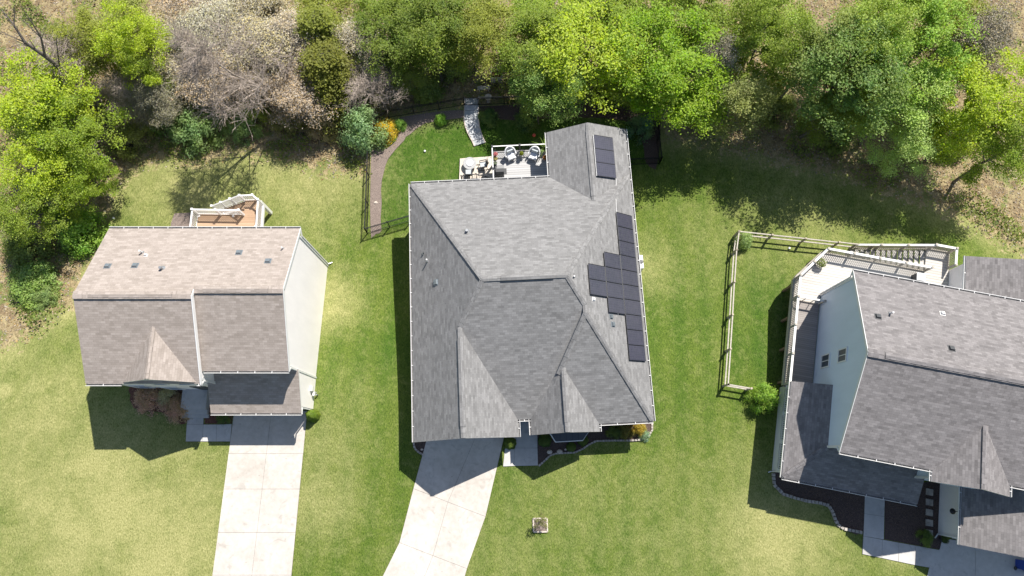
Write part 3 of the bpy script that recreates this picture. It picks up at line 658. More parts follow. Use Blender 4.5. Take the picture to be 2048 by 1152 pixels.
rk.build('rake_trim', M['white'], rl); rk = MB(); rk.beam((X1+.012,5.2,eL-.08),(X1+.012,9.825,zl2-.08),.03,.2); rk.build('rake_trim', M['white'], rl); rk = MB(); rk.beam((X1+.012,yb_,eL-.08),(X1+.012,9.825,zl2-.08),.03,.2); rk.build('rake_trim', M['white'], rl)
wl_ = MB(); zb = -1.9
wl_.extr([(4.72,zb),(14.0,zb),(14.0,eL+.03),(9.435,zl-.2),(4.72,eL-.03)], 'x', X0+.15, XM-.05)
wl_.extr([(5.5,zb),(13.99,zb),(13.99,eL+.0),(9.825,zl2-.2),(5.5,eL-.03)], 'x', XM-.5, X1-.1)
wl_.extr([(-23.6,0),(-19.6,0),(-19.6,eL+.05),(-21.6,gzz-.22),(-23.6,eL+.05)], 'y', 4.62, 5.4)
wl_.build('wall', M['siding_white'], lh)
for x, y in ((X1-.1,5.5),(X1-.1,13.99),(XM-.05,4.74)): MB().box((x,y,(eL-1.9)/2),(.12,.12,eL+1.7)).build('corner_trim', M['white'], lh)
# garage wing
eg = 3.0; gx0, gx1 = -19.58, -13.68; gs = .5
rg = roof([[(gx0,2.83,eg),(gx1,2.83,eg),(gx1,5.52,eg+gs*2.69),(gx0,5.52,eg+gs*2.69)]], M['shingle_tan'], lh, name='garage_roof')
gutter((gx0,2.83,eg),(gx1,2.83,eg),(0,-1,0), rg)
wg = MB(); wg.extr([(3.3,-.4),(5.6,-.4),(5.6,4.1),(3.3,2.98)], 'x', gx0+.25, gx1-.125); wg.build('garage_wall', M['siding_white'], lh)
gdl = MB(); gdl.box((-16.8,3.28,1.1),(4.9,.06,2.2))
for k in range(1,5): gdl.box((-16.8,3.24,k*.44),(4.9,.02,.03))
gdl.build('garage_door', M['white'], lh)
for c, ww, hh, n in (((-22.5,4.62,4.6),.9,1.3,(0,-1,0)), ((-20.9,4.62,4.6),.9,1.3,(0,-1,0)), ((-24.7,4.72,4.6),.8,1.3,(0,-1,0)), ((-22.9,4.62,1.6),1.0,1.4,(0,-1,0)), ((-25.0,4.72,1.6),1.0,1.4,(0,-1,0)), ((-23.0,14.0,4.6),1.0,1.3,(0,1,0)), ((-16.5,14.0,4.6),1.0,1.3,(0,1,0)), ((-24.5,14.0,1.8),1.0,1.3,(0,1,0))): window(lh, c, ww, hh, n)
d_ = MB(); d_.box((-20.85,4.6,1.55),(1.0,.06,2.1)); dd_ = d_.build('front_door', M['dark'], lh); MB().box((-20.45,4.55,1.5),(.04,.06,.2)).build('handle', M['steel'], dd_)
downspout(lh, [(X1-.05,5.15,eL-.1),(X1-.05,5.45,eL-.4),(X1-.05,5.45,4.45)]); downspout(lh, [(X1-.02,14.5,eL-.1),(X1-.02,14.1,eL-.5),(X1-.02,14.1,-1.1),(X1+.25,14.25,-1.2)])
downspout(lh, [(XM,4.35,eL-.1),(XM,4.66,eL-.4),(XM,4.66,3.6)]); downspout(lh, [(gx1,2.78,eg-.1),(gx1-.1,3.2,eg-.4),(gx1-.1,3.22,.1)])
slL = lambda y: eL+.5*(yb_-y)
for x, y in ((-24.95,11.5),(-23.27,11.54),(-17.14,12.53),(-15.15,11.88)): box_vent(lh, (x,y,slL(y)), .5, (0,1,0), .26)
vent_pipe(lh, (-21.51,11.3,slL(11.3)), .09, .3, 'steel'); vent_pipe(lh, (-23.2,12.53,slL(12.53)), .055, .4); vent_pipe(lh, (-14.45,12.84,slL(12.84)), .045, .3)
box_vent(lh, (-22.9,12.3,slL(12.3)), .5, (0,1,0), .14, 'white')
us = MB(); us.box((-13.72,4.62,.9),(.16,.34,.5)); us.box((-13.66,4.3,.55),(.12,.25,.3)); us.tube((-13.68,4.45,-.1),(-13.68,4.45,.7),.035); us.tube((-13.55,4.28,0),(-13.55,4.28,.35),.05,None,8,1); us.build('utility_meter', [M['white'], M['steel']], lh)
# concrete stoop
stp = MB(); stp.box((-21.87,3.98,.3),(1.72,1.5,.6)); stp.box((-21.87,3.1,.2),(1.80,.3,.4)); stp.box((-21.87,2.83,.1),(1.86,.28,.2))
tag(stp.build('front_steps', M['concrete_grey']), 'grey concrete landing and steps at the front door of the tan roofed house', 'steps')
# rear deck of the left house
def stairs(parent, a, b, width, z1, z0, n, mat, trim):
    """treads from a (top) to b (bottom), xy tuples, width vector"""
    a, b, w_ = Vector(a), Vector(b), Vector(width); mb = MB(); tr = MB()
    for i in range(n):
        p = a.lerp(b, (i+.5)/n); z = z1 - (z1-z0)*(i+1)/(n+1); run = (b-a).length/n
        ang = math.atan2(w_.y, w_.x); mb.box((p.x, p.y, z), (w_.length, run*1.08, .045), ang)
    mb.build('tread', mat, parent)
    for s_ in (-.5, .5):
        q = w_*s_; tr.beam((a.x+q.x, a.y+q.y, z1-.2), (b.x+q.x, b.y+q.y, z0-.02), .05, .28)
    tr.build('stringer', trim, parent)
ld = empty('deck', (0,0,0), 0, 'tan board deck with white railings and stairs behind the tan roofed house', 'deck')
fz = .8; mb = MB(); mb.prism([(-22.98,13.9),(-22.98,17.36),(-19.62,17.3),(-19.66,18.42),(-18.75,18.46),(-18.3,18.1),(-18.2,13.9)], fz-.12, fz); mb.build('floor', M['deck_tan'], ld)
mb = MB()
for a, b in (((-23,14),(-23,17.38)),((-23,17.38),(-19.6,17.3)),((-19.66,18.45),(-18.74,18.48)),((-18.74,18.48),(-18.28,18.12)),((-18.28,18.12),(-18.18,14))): mb.beam((*a,fz-.15),(*b,fz-.15),.05,.3)
mb.build('fascia', M['white'], ld)
WH = [M['white']]
for a, b in (((-22.97,13.95),(-22.97,17.34)),((-22.97,17.34),(-19.62,17.28)),((-19.68,18.4),(-18.75,18.44)),((-18.75,18.44),(-18.32,18.1)),((-18.32,18.1),(-18.2,13.95))):
    railing(ld, (*a,fz), (*b,fz), 0, .98, WH, .12, .125, .04, .085, step=1.75)
stairs(ld, (-19.68,17.88), (-22.5,17.92), (0,.98,0), fz, -1.45, 12, M['deck_tan'], M['white'])
railing(ld, (-19.68,18.42,fz), (-22.6,18.42,-1.35), 0, .98, WH, .12, .125, .04, .085, step=1.05)
railing(ld, (-19.68,17.40,fz-.05), (-22.6,17.42,-1.35), 0, .95, WH, .10, .125, .04, .07, step=1.5)
for x, y, r in ((-18.52,18.28,.11),(-18.4,14.6,.08),(-22.9,17.2,.08),(-20.4,17.2,.08)): MB().box((x,y,-.35),(r*2,r*2,2.4)).build('support_post', M['white'], ld)
pl_ = gpoly([(346,462),(346,450),(353,430),(388,428),(388,462)])
mb = MB(); mb.prism([(p.x,p.y) for p in pl_], -1.9, -1.15); o = mb.build('stone_pad', M['mulch_pink']); tag(o, 'small pinkish gravel pad left of the tan deck', kind='structure')
# ================================================================== RIGHT HOUSE
AR = R_(-11); rh = empty('two_storey_house', (0,0,0), AR, 'two storey house with slate grey roof and pale blue side wall, at the right edge', 'house')
def LR(px, py, z): return loc(P(px, py, z), -11)
eR = 6.1; sR = .46; yA, yB2, yR = 4.08, 15.5, 9.79; zR = eR + sR*(yR-yA); xa, xz = 19.13, 41.0
gx0_, gx1_, gxr, gyf, gzr = 24.6, 29.15, 26.75, 3.42, 7.48
rr_ = roof([[(xa,yA,eR),(xz,yA,eR),(xz,yR,zR),(xa,yR,zR)], [(xa,yR,zR),(xz,yR,zR),(xz,yB2,eR),(xa,yB2,eR)]], M['shingle_slate'], rh)
gyb = yA + (gzr-eR)/sR
gr_ = roof([[(gx0_,gyf,eR-.03),(gxr,gyf,gzr),(gxr,gyb+.05,gzr),(gx0_,yA+.02,eR-.03)], [(gxr,gyf,gzr),(gx1_,gyf,eR-.03),(gx1_,yA+.02,eR-.03),(gxr,gyb+.05,gzr)]], M['shingle_slate'], rh, name='gable_roof')
cap([(xa,yR,zR),(xz,yR,zR)], M['shingle_slate'], rr_, .5); ridge_vent((20.1,yR,zR+.03),(28.9,yR,zR+.03), M['shingle_slate'], rr_, .38, .07)
cap([(gxr,gyf,gzr),(gxr,gyb,gzr)], M['shingle_slate'], gr_); ridge_vent((gxr,4.3,gzr),(gxr,gyb-.3,gzr), M['shingle_slate'], gr_, .26, .05)
for a, b, o_ in (((xa,yA,eR),(gx0_,yA,eR),(0,-1,0)), ((gx1_,yA,eR),(xz,yA,eR),(0,-1,0)), ((xa,yB2,eR),(xz,yB2,eR),(0,1,0)), ((gx0_,yA,eR-.03),(gx0_,gyf,eR-.03),(-1,0,0)), ((gx1_,yA,eR-.03),(gx1_,gyf,eR-.03),(1,0,0))): gutter(a, b, o_, rr_)
mb = MB(); mb.beam((xa-.012,yA,eR-.08),(xa-.012,yR,zR-.08),.03,.2); mb.build('rake_trim', M['white'], rr_); mb = MB(); mb.beam((xa-.012,yB2,eR-.08),(xa-.012,yR,zR-.08),.03,.2); mb.build('rake_trim', M['white'], rr_)
w = MB(); w.extr([(4.45,-1.9),(15.1,-1.9),(15.1,eR+.0),(yR,zR-.2),(4.45,eR-.02)], 'x', 19.26, 40.8)
w.extr([(gx0_+.35,2.5),(gx1_-.35,2.5),(gx1_-.35,eR+.0),(gxr,gzr-.23),(gx0_+.35,eR+.0)], 'y', gyf+.28, 5.0); w.build('wall', M['siding_blue'], rh)
for c_, d__ in (((19.26,4.45,3),(.13,.13,6.1)), ((19.26,15.1,3),(.13,.13,6.1)), ((gx0_+.35,gyf+.28,4.2),(.12,.12,3.6))): MB().box(c_, d__).build('corner_trim', M['white'], rh)
window(rh, (19.26,10.12,2.85), .85, 1.15, (-1,0,0), slider=True); window(rh, (19.26,10.15,5.25), .82, 1.1, (-1,0,0), slider=True)
for c in ((21.0,4.45,4.7),(23.4,4.45,4.7),(26.9,gyf+.28,4.6)): window(rh, c, 1.0, 1.3, (0,-1,0))
for c in ((22,15.1,4.7),(25.5,15.1,4.7)): window(rh, c, 1.0, 1.3, (0,1,0))
downspout(rh, [(19.2,4.0,eR-.1),(19.17,4.4,eR-.5),(19.17,4.4,4.35)]); downspout(rh, [(19.15,15.55,eR-.1),(19.16,15.2,eR-.45),(19.16,15.16,1.3)])
downspout(rh, [(gx0_-.02,gyf+.1,eR-.15),(gx0_+.3,gyf+.22,eR-.5),(gx0_+.3,gyf+.22,3.8)])
# wrap porch roof
eP = 3.0; px0, py0, pT = 17.08, 2.1, 4.2; pxr = 25.6
pr = roof([[(px0,8.32,eP),(px0,py0,eP),(19.26,4.44,pT),(19.26,8.38,pT)], [(px0,py0,eP),(pxr,py0,eP),(pxr-.15,4.44,pT),(19.26,4.44,pT)]], M['shingle_slate'], rh, name='porch_roof')
cap([(px0+.05,py0+.05,eP+.02),(19.2,4.4,pT)], M['shingle_slate'], pr, .32)
gutter((px0,8.3,eP),(px0,py0,eP),(-1,0,0), pr); gutter((px0,py0,eP),(pxr,py0,eP),(0,-1,0), pr)
mb = MB(); mb.prism([(17.5,2.55),(25.2,2.55),(25.2,4.4),(19.2,4.4),(19.2,8.3),(17.5,8.3)], .82, 1.0); mb.build('porch_floor', M['deck_grey'], rh)
mb = MB(); mb.beam((17.52,2.6,.42),(17.52,8.3,.42),.07,.9); mb.beam((17.52,2.56,.42),(25.2,2.56,.42),.07,.9); mb.build('porch_skirt', M['white'], rh)
for x, y in ((17.55,2.62),(17.55,4.5),(17.55,6.4),(17.55,8.2),(19.9,2.62),(22.4,2.62),(25.1,2.62)):
    mb = MB(); mb.box((x,y,1.9),(.16,.16,1.9)); mb.box((x,y,1.1),(.24,.24,.2)); mb.box((x,y,2.8),(.24,.24,.14)); mb.build('porch_post', M['white'], rh)
for a, b in (((17.5,2.65),(17.5,8.2)),((17.6,2.6),(22.4,2.6))): railing(rh, (*a,1.0), (*b,1.0), 0, .92, WH, .1, .14, .045, .09, posts=False, name='porch_railing')
downspout(rh, [(17.02,2.2,2.9),(17.2,2.45,2.6),(17.42,2.5,2.5),(17.42,2.5,.05),(17.25,2.4,.02)])
# garage wing
ag0, agr = 28.3, 32.1; zgr = 3.0 + .5*(agr-ag0)
gg = roof([[(ag0,.18,3.0),(agr,.18,zgr),(agr,4.4,zgr),(ag0,4.4,3.0)], [(agr,.18,zgr),(agr+3.8,.18,3.0),(agr+3.8,4.4,3.0),(agr,4.4,zgr)]], M['shingle_slate'], rh, name='garage_roof')
gutter((ag0,4.4,3.0),(ag0,.18,3.0),(-1,0,0), gg)
w = MB(); w.extr([(28.72,-.3),(35.5,-.3),(35.5,2.98),(agr,zgr-.2),(28.72,2.98)], 'y', .55, 4.5); w.build('garage_wall', M['siding_white'], rh)
mb = MB(); mb.box((32.1,.53,1.1),(4.9,.06,2.2)); mb.build('garage_door', M['white'], rh)
downspout(rh, [(28.32,.3,2.85),(28.66,.62,2.5),(28.66,.62,.15),(28.5,.3,.08)])
la_ = MB(); pL = LR(1886,1018,2.0); la_.path([(28.72,2.2,2.3),(28.5,2.2,2.45),(28.38,2.15,2.3)], .02, 6); la_.lathe((28.38,2.15,2.05), [(.19,0),(.17,.05),(.06,.16),(.03,.25)], 14); la_.build('wall_lamp', M['black_metal'], rh)
# rear wing
sw = roof([[(27.72,18.95,3.6),(31.5,18.95,5.0),(31.5,15.0,5.0),(27.72,15.0,3.6)], [(31.5,18.95,5.0),(35.3,18.95,3.6),(35.3,15.0,3.6),(31.5,15.0,5.0)]], M['shingle_slate'], rh, name='rear_wing_roof')
gutter((27.72,18.95,3.6),(27.72,15.3,3.6),(-1,0,0), sw); ridge_vent((31.5,16.2,5.0),(31.5,18.2,5.0), M['shingle_slate'], sw, .3, .08)
w = MB(); w.extr([(28.05,-1.9),(35,-1.9),(35,3.5),(31.5,4.78),(28.05,3.5)], 'y', 15, 18.7); w.build('rear_wing_wall', M['siding_white'], rh)
slR = lambda y: eR + sR*(yB2-y)
box_vent(rh, (20.14,12.38,slR(12.38)), sR, (0,1,0), .26, 'dark'); box_vent(rh, (24.22,11.09,slR(11.09)), sR, (0,1,0), .26, 'dark')
vent_pipe(rh, (20.93,12.76,slR(12.76)), .055, .4); box_vent(rh, (24.26,13.48,slR(13.48)), sR, (0,1,0), .2, 'white')
# deck of the right house
rd = empty('deck', (0,0,0), AR, 'pale board deck with pale railings and rear stairs wrapping the blue white house', 'deck')
fz = 1.2; mb = MB(); mb.prism([(17.3,14.42),(19.2,14.42),(19.2,15.1),(28.0,15.1),(28.0,20.02),(26.4,20.05),(26.35,18.3),(19.08,18.3),(17.45,16.2),(17.3,15.9)], fz-.14, fz); mb.build('floor', M['deck_pale'], rd)
mb = MB(); mb.prism([(17.3,8.2),(19.2,8.2),(19.2,14.40),(17.3,14.40)], fz-.14, fz-.01); mb.build('side_floor', M['deck_brown'], rd)
mb = MB()
for a, b in (((17.27,8.3),(17.27,15.9)),((17.27,15.9),(17.43,16.22)),((17.43,16.22),(19.05,18.33)),((19.05,18.33),(26.35,18.33)),((26.37,20.08),(28,20.05))): mb.beam((*a,fz-.2),(*b,fz-.2),.05,.36)
mb.build('fascia', M['wood_grey'], rd)
for x, y in ((17.4,8.6),(17.4,11),(17.4,13.2),(17.4,15.6),(19.1,18.1),(21.6,18.1),(24,18.1),(26.5,19.9),(27.9,19.9)): MB().box((x,y,-.3),(.16,.16,2.8)).build('support_post', M['wood_brown'], rd)
WG = [M['white_dirty'], M['wood_grey']]
for a, b in (((17.32,8.35),(17.32,14.4)),((17.32,14.4),(17.35,15.95)),((17.35,15.95),(19.08,18.25)),((19.08,18.25),(26.3,18.25)),((26.5,19.98),(27.93,19.98)),((27.93,19.98),(27.9,18.75))):
    railing(rd, (*a,fz), (*b,fz), 0, .98, WG, .11, .13, .04, .115, step=1.9)
railing(rd, (17.35,14.42,fz), (19.15,14.42,fz), 0, .95, WG, .10, .5, .04, .09, step=1.8)
stairs(rd, (26.38,19.1), (22.1,19.1), (0,1.5,0), fz, -1.35, 14, M['deck_pale'], M['wood_grey'])
railing(rd, (26.5,19.95,fz), (22.1,19.95,-1.35), 0, .98, WG, .11, .13, .04, .115, step=1.5)
# ---- boxed storage / grill on that deck, behind the eave
pg_ = LR(1838,549,1.9)
# ================================================================== fences
def iron_fence(name, pts, label, gate=None, cat='fence', h=1.2):
    root = empty(name, (0,0,0), 0, label, cat)
    for i, (a, b) in enumerate(zip(pts, pts[1:])):
        a, b = Vector(a), Vector(b); Ls = (b-a).length; k = max(1, round(Ls/2.2)); z = Vector((0,0,1)); d = (b-a).normalized()
        isg = gate is not None and i == gate
        for j in range(k):
            p, q = a.lerp(b, j/k), a.lerp(b, (j+1)/k); p.z = gz(p.x,p.y); q.z = gz(q.x,q.y); mb = MB()
            for zz in (.12, h-.18, h-.02): mb.beam(p+z*zz, q+z*zz, .036, .03)
            n = int((q-p).length/.105)
            for m_ in range(1, n): r = p.lerp(q, m_/n); mb.beam(r+z*.05, r+z*h, .016, .016, 0, d)
            mb.build('gate' if isg else 'fence_panel', M['black_metal'], root)
            pm = MB(); pm.box((p.x,p.y,p.z+h/2),(.06,.06,h+.12)); pm.box((p.x,p.y,p.z+h+.07),(.085,.085,.03)); pm.build('post', M['black_metal'], root)
        pm = MB(); pm.box((b.x,b.y,gz(b.x,b.y)+h/2),(.06,.06,h+.12)); pm.build('post', M['black_metal'], root)
    return root
iron_fence('iron_fence', gpoly([(824,441),(735,467),(741,300),(742,262),(778,236),(929,211),(957,211),(1060,206),(1304,197),(1318,328),(1256,330)]), 'black iron picket fence with a gate enclosing the yard behind the grey house', gate=5)
def rail_fence(pts, label):
    root = empty('split_rail_fence', (0,0,0), 0, label, 'fence')
    for a, b in zip(pts, pts[1:]):
        a, b = Vector(a), Vector(b); k = max(1, round((b-a).length/2.35)); rr = random.Random(5)
        for j in range(k):
            p, q = a.lerp(b, j/k), a.lerp(b, (j+1)/k); p.z = gz(p.x,p.y); q.z = gz(q.x,q.y)
            for zz in (.45, 1.12):
                mb = MB(); jz = [rr.uniform(-.03,.03) for _ in range(2)]
                mb.beam(p+Vector((0,0,zz+jz[0])), q+Vector((0,0,zz+jz[1])), .085, .09); mb.build('rail', M['wood_grey'], root)
            mb = MB(); mb.box((p.x,p.y,p.z+.6),(.13,.12,1.3),.1); mb.build('post', M['wood_old'], root)
        mb = MB(); mb.box((b.x,b.y,gz(b.x,b.y)+.6),(.15,.13,1.3),.2); mb.build('post', M['wood_old'], root)
    return root
def flift(px, py, h=1.12):
    p = P(px, py, h-1.4)
    for i in range(20): p = P(px, py, gz(p.x, p.y)+h)
    return p
rail_fence([flift(1745,492), flift(1478,463), flift(1473,500), flift(1456,769), flift(1502,777)], 'weathered grey split rail fence around the lawn left of the blue white house')
# ================================================================== furniture and small things
def wicker_chair(px, py, z, rz, label):
    root = empty('wicker_armchair', P(px, py, z), rz, label, 'chair', 'white wicker armchairs on the grey deck')
    s = MB(); s.box((0,0,.36),(.60,.58,.10)); s.build('seat', M['wicker'], root)
    c = MB(); c.box((0,-.03,.44),(.52,.52,.09),0,0,.92); c.build('cushion', M['cushion'], root)
    b = MB(); n = 14
    for i in range(n):          # curved tub back that drops into the arms
        a0, a1 = math.pi*(-.12 + 1.24*i/n), math.pi*(-.12 + 1.24*(i+1)/n)
        f = lambda a: .62 + .38*max(0, math.sin(a))**.8
        p0 = Vector((.36*math.cos(a0), .08+.36*math.sin(a0), 0)); p1 = Vector((.36*math.cos(a1), .08+.36*math.sin(a1), 0))
        q0, q1 = p0*1.16, p1*1.16
        for (u0, u1, z0, z1, z2, z3) in ((p0, p1, .3, .3, f(a0), f(a1)),):
            b.face([(p0.x,p0.y,.3),(p1.x,p1.y,.3),(p1.x*1.05,p1.y*1.05,f(a1)),(p0.x*1.05,p0.y*1.05,f(a0))]); b.face([(q0.x,q0.y,.3),(q0.x*1.06,q0.y*1.06,f(a0)),(q1.x*1.06,q1.y*1.06,f(a1)),(q1.x,q1.y,.3)])
            b.face([(p0.x*1.05,p0.y*1.05,f(a0)),(p1.x*1.05,p1.y*1.05,f(a1)),(q1.x*1.06,q1.y*1.06,f(a1)),(q0.x*1.06,q0.y*1.06,f(a0))])
    b.build('backrest', M['wicker'], root)
    bc = MB(); bc.box((0,.24,.68),(.46,.1,.38)); bc.build('cushion', M['cushion_grey'], root)
    for i, j in ((-1,-1),(1,-1),(-1,1),(1,1)): MB().tube((i*.29,j*.27,0),(i*.27,j*.25,.34),.025,.03,8).build('leg', M['wicker'], root)
    return root
wicker_chair(1022, 316, .6, R_(24), 'white wicker armchair on the grey deck, left one beside the flower stand')
wicker_chair(1067, 316, .6, R_(-22), 'white wicker armchair on the grey deck, right one beside the palm')
def leaf_cloud(name, centers, size, parent, mat='leaf', seed=0, up=.5):
    r = np.random.default_rng(seed); n = len(centers)
    nr = r.normal(size=(n,3)); nr[:,2] = np.abs(nr[:,2]) + up; nr /= np.linalg.norm(nr, axis=1)[:,None]
    t1 = np.cross(nr, r.normal(size=(n,3))); t1 /= np.linalg.norm(t1, axis=1)[:,None]+1e-9; t2 = np.cross(nr, t1)
    s = (size*r.uniform(.6, 1.35, n))[:,None]
    v = np.stack([centers-t1*s*.62, centers-t2*s*.36+nr*s*.06, centers+t1*s*.62, centers+t2*s*.36+nr*s*.06], 1).reshape(-1,3)
    return np_mesh(name, v, np.arange(4*n).reshape(n,4), M[mat], parent)
def potted(px, py, z, r, h, label, pot, col, cat='potted plant', kind='bush', lr=.3, n=260, ls=.07, hh=.35, name='potted_plant'):
    root = empty(name, P(px, py, z), 0, label, cat); sd = int(px+py)
    MB().lathe((0,0,0), [(r*.7,0),(r,h*.9),(r*1.08,h),(r*.9,h),(r*.85,h*.85)], 14).build('pot', M[pot], root)
    rg_ = np.random.default_rng(sd); v = rg_.normal(size=(n,3)); v /= np.linalg.norm(v, axis=1)[:,None]
    if kind == 'bush': c = v*lr*rg_.uniform(.5,1,(n,1)); c[:,2] = np.abs(c[:,2])*hh/lr + h; f = leaf_cloud('foliage', c, ls, root, seed=sd)
    else:
        mb = MB(); rr = random.Random(sd)
        for k in range(n):
            a = rr.uniform(0, 6.28); q = Vector((0,0,h)); d = Vector((math.cos(a)*.5, math.sin(a)*.5, 1)).normalized()
            w_ = ls; ln = lr*rr.uniform(.7,1.3)/5
            for m_ in range(6):
                q2 = q + d*ln*1.6; sdv = d.cross(Vector((0,0,1))).normalized()*w_*(1-m_/6.5); s2 = sdv*(1-(m_+1)/6.5)/(1-m_/6.5)
                mb.face([q-sdv, q+sdv, q2+s2, q2-s2]); q = q2; d = (d + Vector((math.cos(a)*.32, math.sin(a)*.32, -.42))).normalized()
        f = mb.build('foliage', M['leaf'], root)
    f.color = (*col, 1); return root
st_ = empty('side_table', P(1043, 311, .6), AC_, 'small dark side table between the two white armchairs', 'table')
MB().box((0,0,.44),(.42,.42,.04)).build('table_top', M['dark'], st_)
for i, j in ((-1,-1),(1,-1),(-1,1),(1,1)): MB().box((i*.17,j*.17,.21),(.035,.035,.42)).build('leg', M['dark'], st_)
potted(1043, 309, 1.06, .10, .16, 'yellow green plant in a pot on the dark side table', 'dark', (.22,.26,.02), lr=.17, n=160, hh=.2)
potted(1089, 303, .6, .17, .35, 'spiky green palm in a pot at the right end of the grey deck', 'pot_pale', (.16,.28,.05), kind='palm', lr=.62, n=26, ls=.045, name='potted_palm')
potted(1090, 318, .6, .16, .28, 'terracotta pot of orange flowers under the eave on the grey deck', 'terracotta', (.55,.22,.03), lr=.16, n=130, hh=.12)
fs = empty('flower_stand', P(988.5, 322, .6), AC_, 'narrow tiered flower stand with pots at the left rail of the grey deck', 'plant stand')
for k, (yy, zz) in enumerate(((.42,.62),(0,.42),(-.4,.22))): MB().box((0,yy,zz),(.34,.38,.03)).build('shelf', M['dark'], fs)
for i, j in ((-1,-1),(1,-1),(-1,1),(1,1)): MB().box((i*.16,j*.55,.3),(.025,.025,.62)).build('leg', M['dark'], fs)
potted(991, 310, 1.2, .10, .14, 'pink flowering plant, topmost on the flower stand', 'terracotta', (.62,.16,.20), lr=.2, n=170, hh=.16)
potted(991, 319, 1.0, .10, .14, 'cream and yellow flowering plant, middle of the flower stand', 'pot_pale', (.60,.52,.22), lr=.18, n=150, hh=.14)
potted(990, 328, .8, .13, .16, 'blue pot with pale trailing plant, lowest on the flower stand', 'pot_blue', (.26,.32,.24), lr=.17, n=120, hh=.12)
gm = MB(); gm.prism([(p.x,p.y) for p in (P(989,331,.62),P(1008,329,.62),P(1009,356,.62),P(990,358,.62))], .602, .615); tag(gm.build('grill_mat', M['grey_mat']), 'grey rectangular mat under the covered grill', 'mat')
gr = empty('covered_grill', P(1000, 352, .6), AC_, 'barbecue grill under a black cover beside the deck rail', 'grill')
cv = MB(); cv.extr([(-.27,.08),(.27,.08),(.27,.78),(.18,.98),(-.12,1.04),(-.27,.84)], 'x', -.3, .3); cv.build('cover', M['black_cover'], gr)
for x in (-.4,.4): MB().box((x,0,.8),(.2,.46,.03)).build('side_shelf', M['black_cover'], gr)
MB().box((.25,-.1,.05),(.08,.3,.1)).build('wheel', M['dark'], gr); 
fpz = pz
fp = empty('fire_pit', P(940, 331, fpz), 0, 'round grey fire pit table with pale lid on the beige patio', 'fire pit')
MB().lathe((0,0,0), [(.30,0),(.33,.32),(.50,.36),(.52,.42),(.50,.44)], 28).build('bowl', M['firepit'], fp)
MB().lathe((0,0,.44), [(.27,0),(.27,.05),(.20,.08),(.03,.10)], 24).build('lid', M['cushion'], fp)
def patio_chair(px, py, rz, label, rock=True, mat='cushion_grey'):
    root = empty('patio_chair', P(px, py, pz), rz, label, 'chair')
    MB().box((0,0,.40),(.50,.50,.05)).build('seat', M['black_metal'], root); MB().box((0,-.01,.455),(.46,.46,.06)).build('cushion', M[mat], root)
    b = MB()
    for k in range(6): x = -.2+k*.08; b.beam((x,.25,.42),(x,.36,.95),.045,.02)
    b.beam((-.24,.36,.95),(.24,.36,.95),.05,.06); b.build('backrest', M['black_metal'], root)
    for s_ in (-1,1):
        MB().beam((s_*.28,-.25,.62),(s_*.28,.28,.64),.06,.035).build('armrest', M['black_metal'], root)
        for j in (-.23,.24): MB().box((s_*.27,j,.31),(.035,.035,.6)).build('leg', M['black_metal'], root)
        if rock: MB().path([(s_*.27,-.5,.07),(s_*.27,-.2,.02),(s_*.27,.25,.02),(s_*.27,.5,.08)], .02, 6).build('rocker', M['black_metal'], root)
patio_chair(967, 334, R_(-78), 'black rocking chair with grey cushion right of the fire pit')
patio_chair(938, 350, R_(182), 'grey cushioned chair below the fire pit beside the black handrail', False)
ball = MB(); ball.lathe(G(1068,272,.0), [(.02,0),(.10,.04),(.14,.14),(.10,.24),(.02,.28)], 14); tag(ball.build('ball', M['red'], None, True), 'orange red ball on the shaded grass behind the grey deck', 'ball')
def capmark(px, py, label, h=.12, r=.08):
    mb = MB(); p = G(px, py); mb.lathe(p, [(r,-.05),(r,h),(r*.7,h+.02)], 12); tag(mb.build('pipe_cap', M['white']), label, 'pipe cap')
capmark(228,437,'small white pipe cap in the grass beyond the tan roof corner'); capmark(850,303,'small white pipe cap on the grass left of the curved path'); capmark(1578,497,'small white pipe cap inside the split rail fence')
ac = empty('air_conditioner', G(1276.5, 530), AC_, 'white air conditioner unit against the solar panel side of the grey house', 'air conditioner')
MB().box((0,0,.45),(.42,1.0,.9)).build('casing', M['white'], ac); fa_ = MB(); fa_.lathe((.05,0,.9), [(.17,0),(.17,.02),(.03,.03)], 20); fa_.build('fan_grille', M['dark'], ac)
# planter in the front lawn with a sapling
pn = empty('sapling_planter', G(1080.5,1050), R_(1), 'square stone tree surround in the front lawn below the grey house', 'planter')
mb = MB()
for a, b in (((-.46,-.42),(.46,-.42)),((.46,-.42),(.46,.42)),((.46,.42),(-.46,.42)),((-.46,.42),(-.46,-.42))): mb.beam((*a,.06),(*b,.06),.09,.16)
mb.build('border', M['rock'], pn); MB().box((0,0,.04),(.86,.78,.05)).build('bed', M['mulch_pink'], pn)
# compost bin, bench and post with ring behind the gate
cb = empty('compost_bin', G(993,158), R_(2), 'open slatted compost bin in the wood behind the gate', 'bin'); 
for k in range(5):
    mb = MB(); z_ = .1+k*.17
    for a, b in (((-.42,-.36),(.42,-.36)),((.42,-.36),(.42,.42)),((.42,.42),(-.42,.42)),((-.42,.42),(-.42,-.36))): mb.beam((*a,z_),(*b,z_),.04,.12)
    mb.build('slat_course', M['wood_grey'], cb)
MB().box((0,.03,.3),(.74,.7,.5)).build('compost', M['mulch_red'], cb)
for i, j in ((-.44,-.38),(.44,-.38),(-.44,.44),(.44,.44)): MB().box((i,j,.45),(.08,.08,.95)).build('post', M['wood_grey'], cb)
bn = empty('garden_bench', G(968,181), R_(4), 'pale wooden plank bench between the gate and the compost bin', 'bench')
MB().box((0,0,.42),(1.0,.32,.05)).build('seat', M['wood_grey'], bn)
for i in (-.38,.38): MB().box((i,0,.2),(.08,.28,.4)).build('leg', M['wood_grey'], bn)
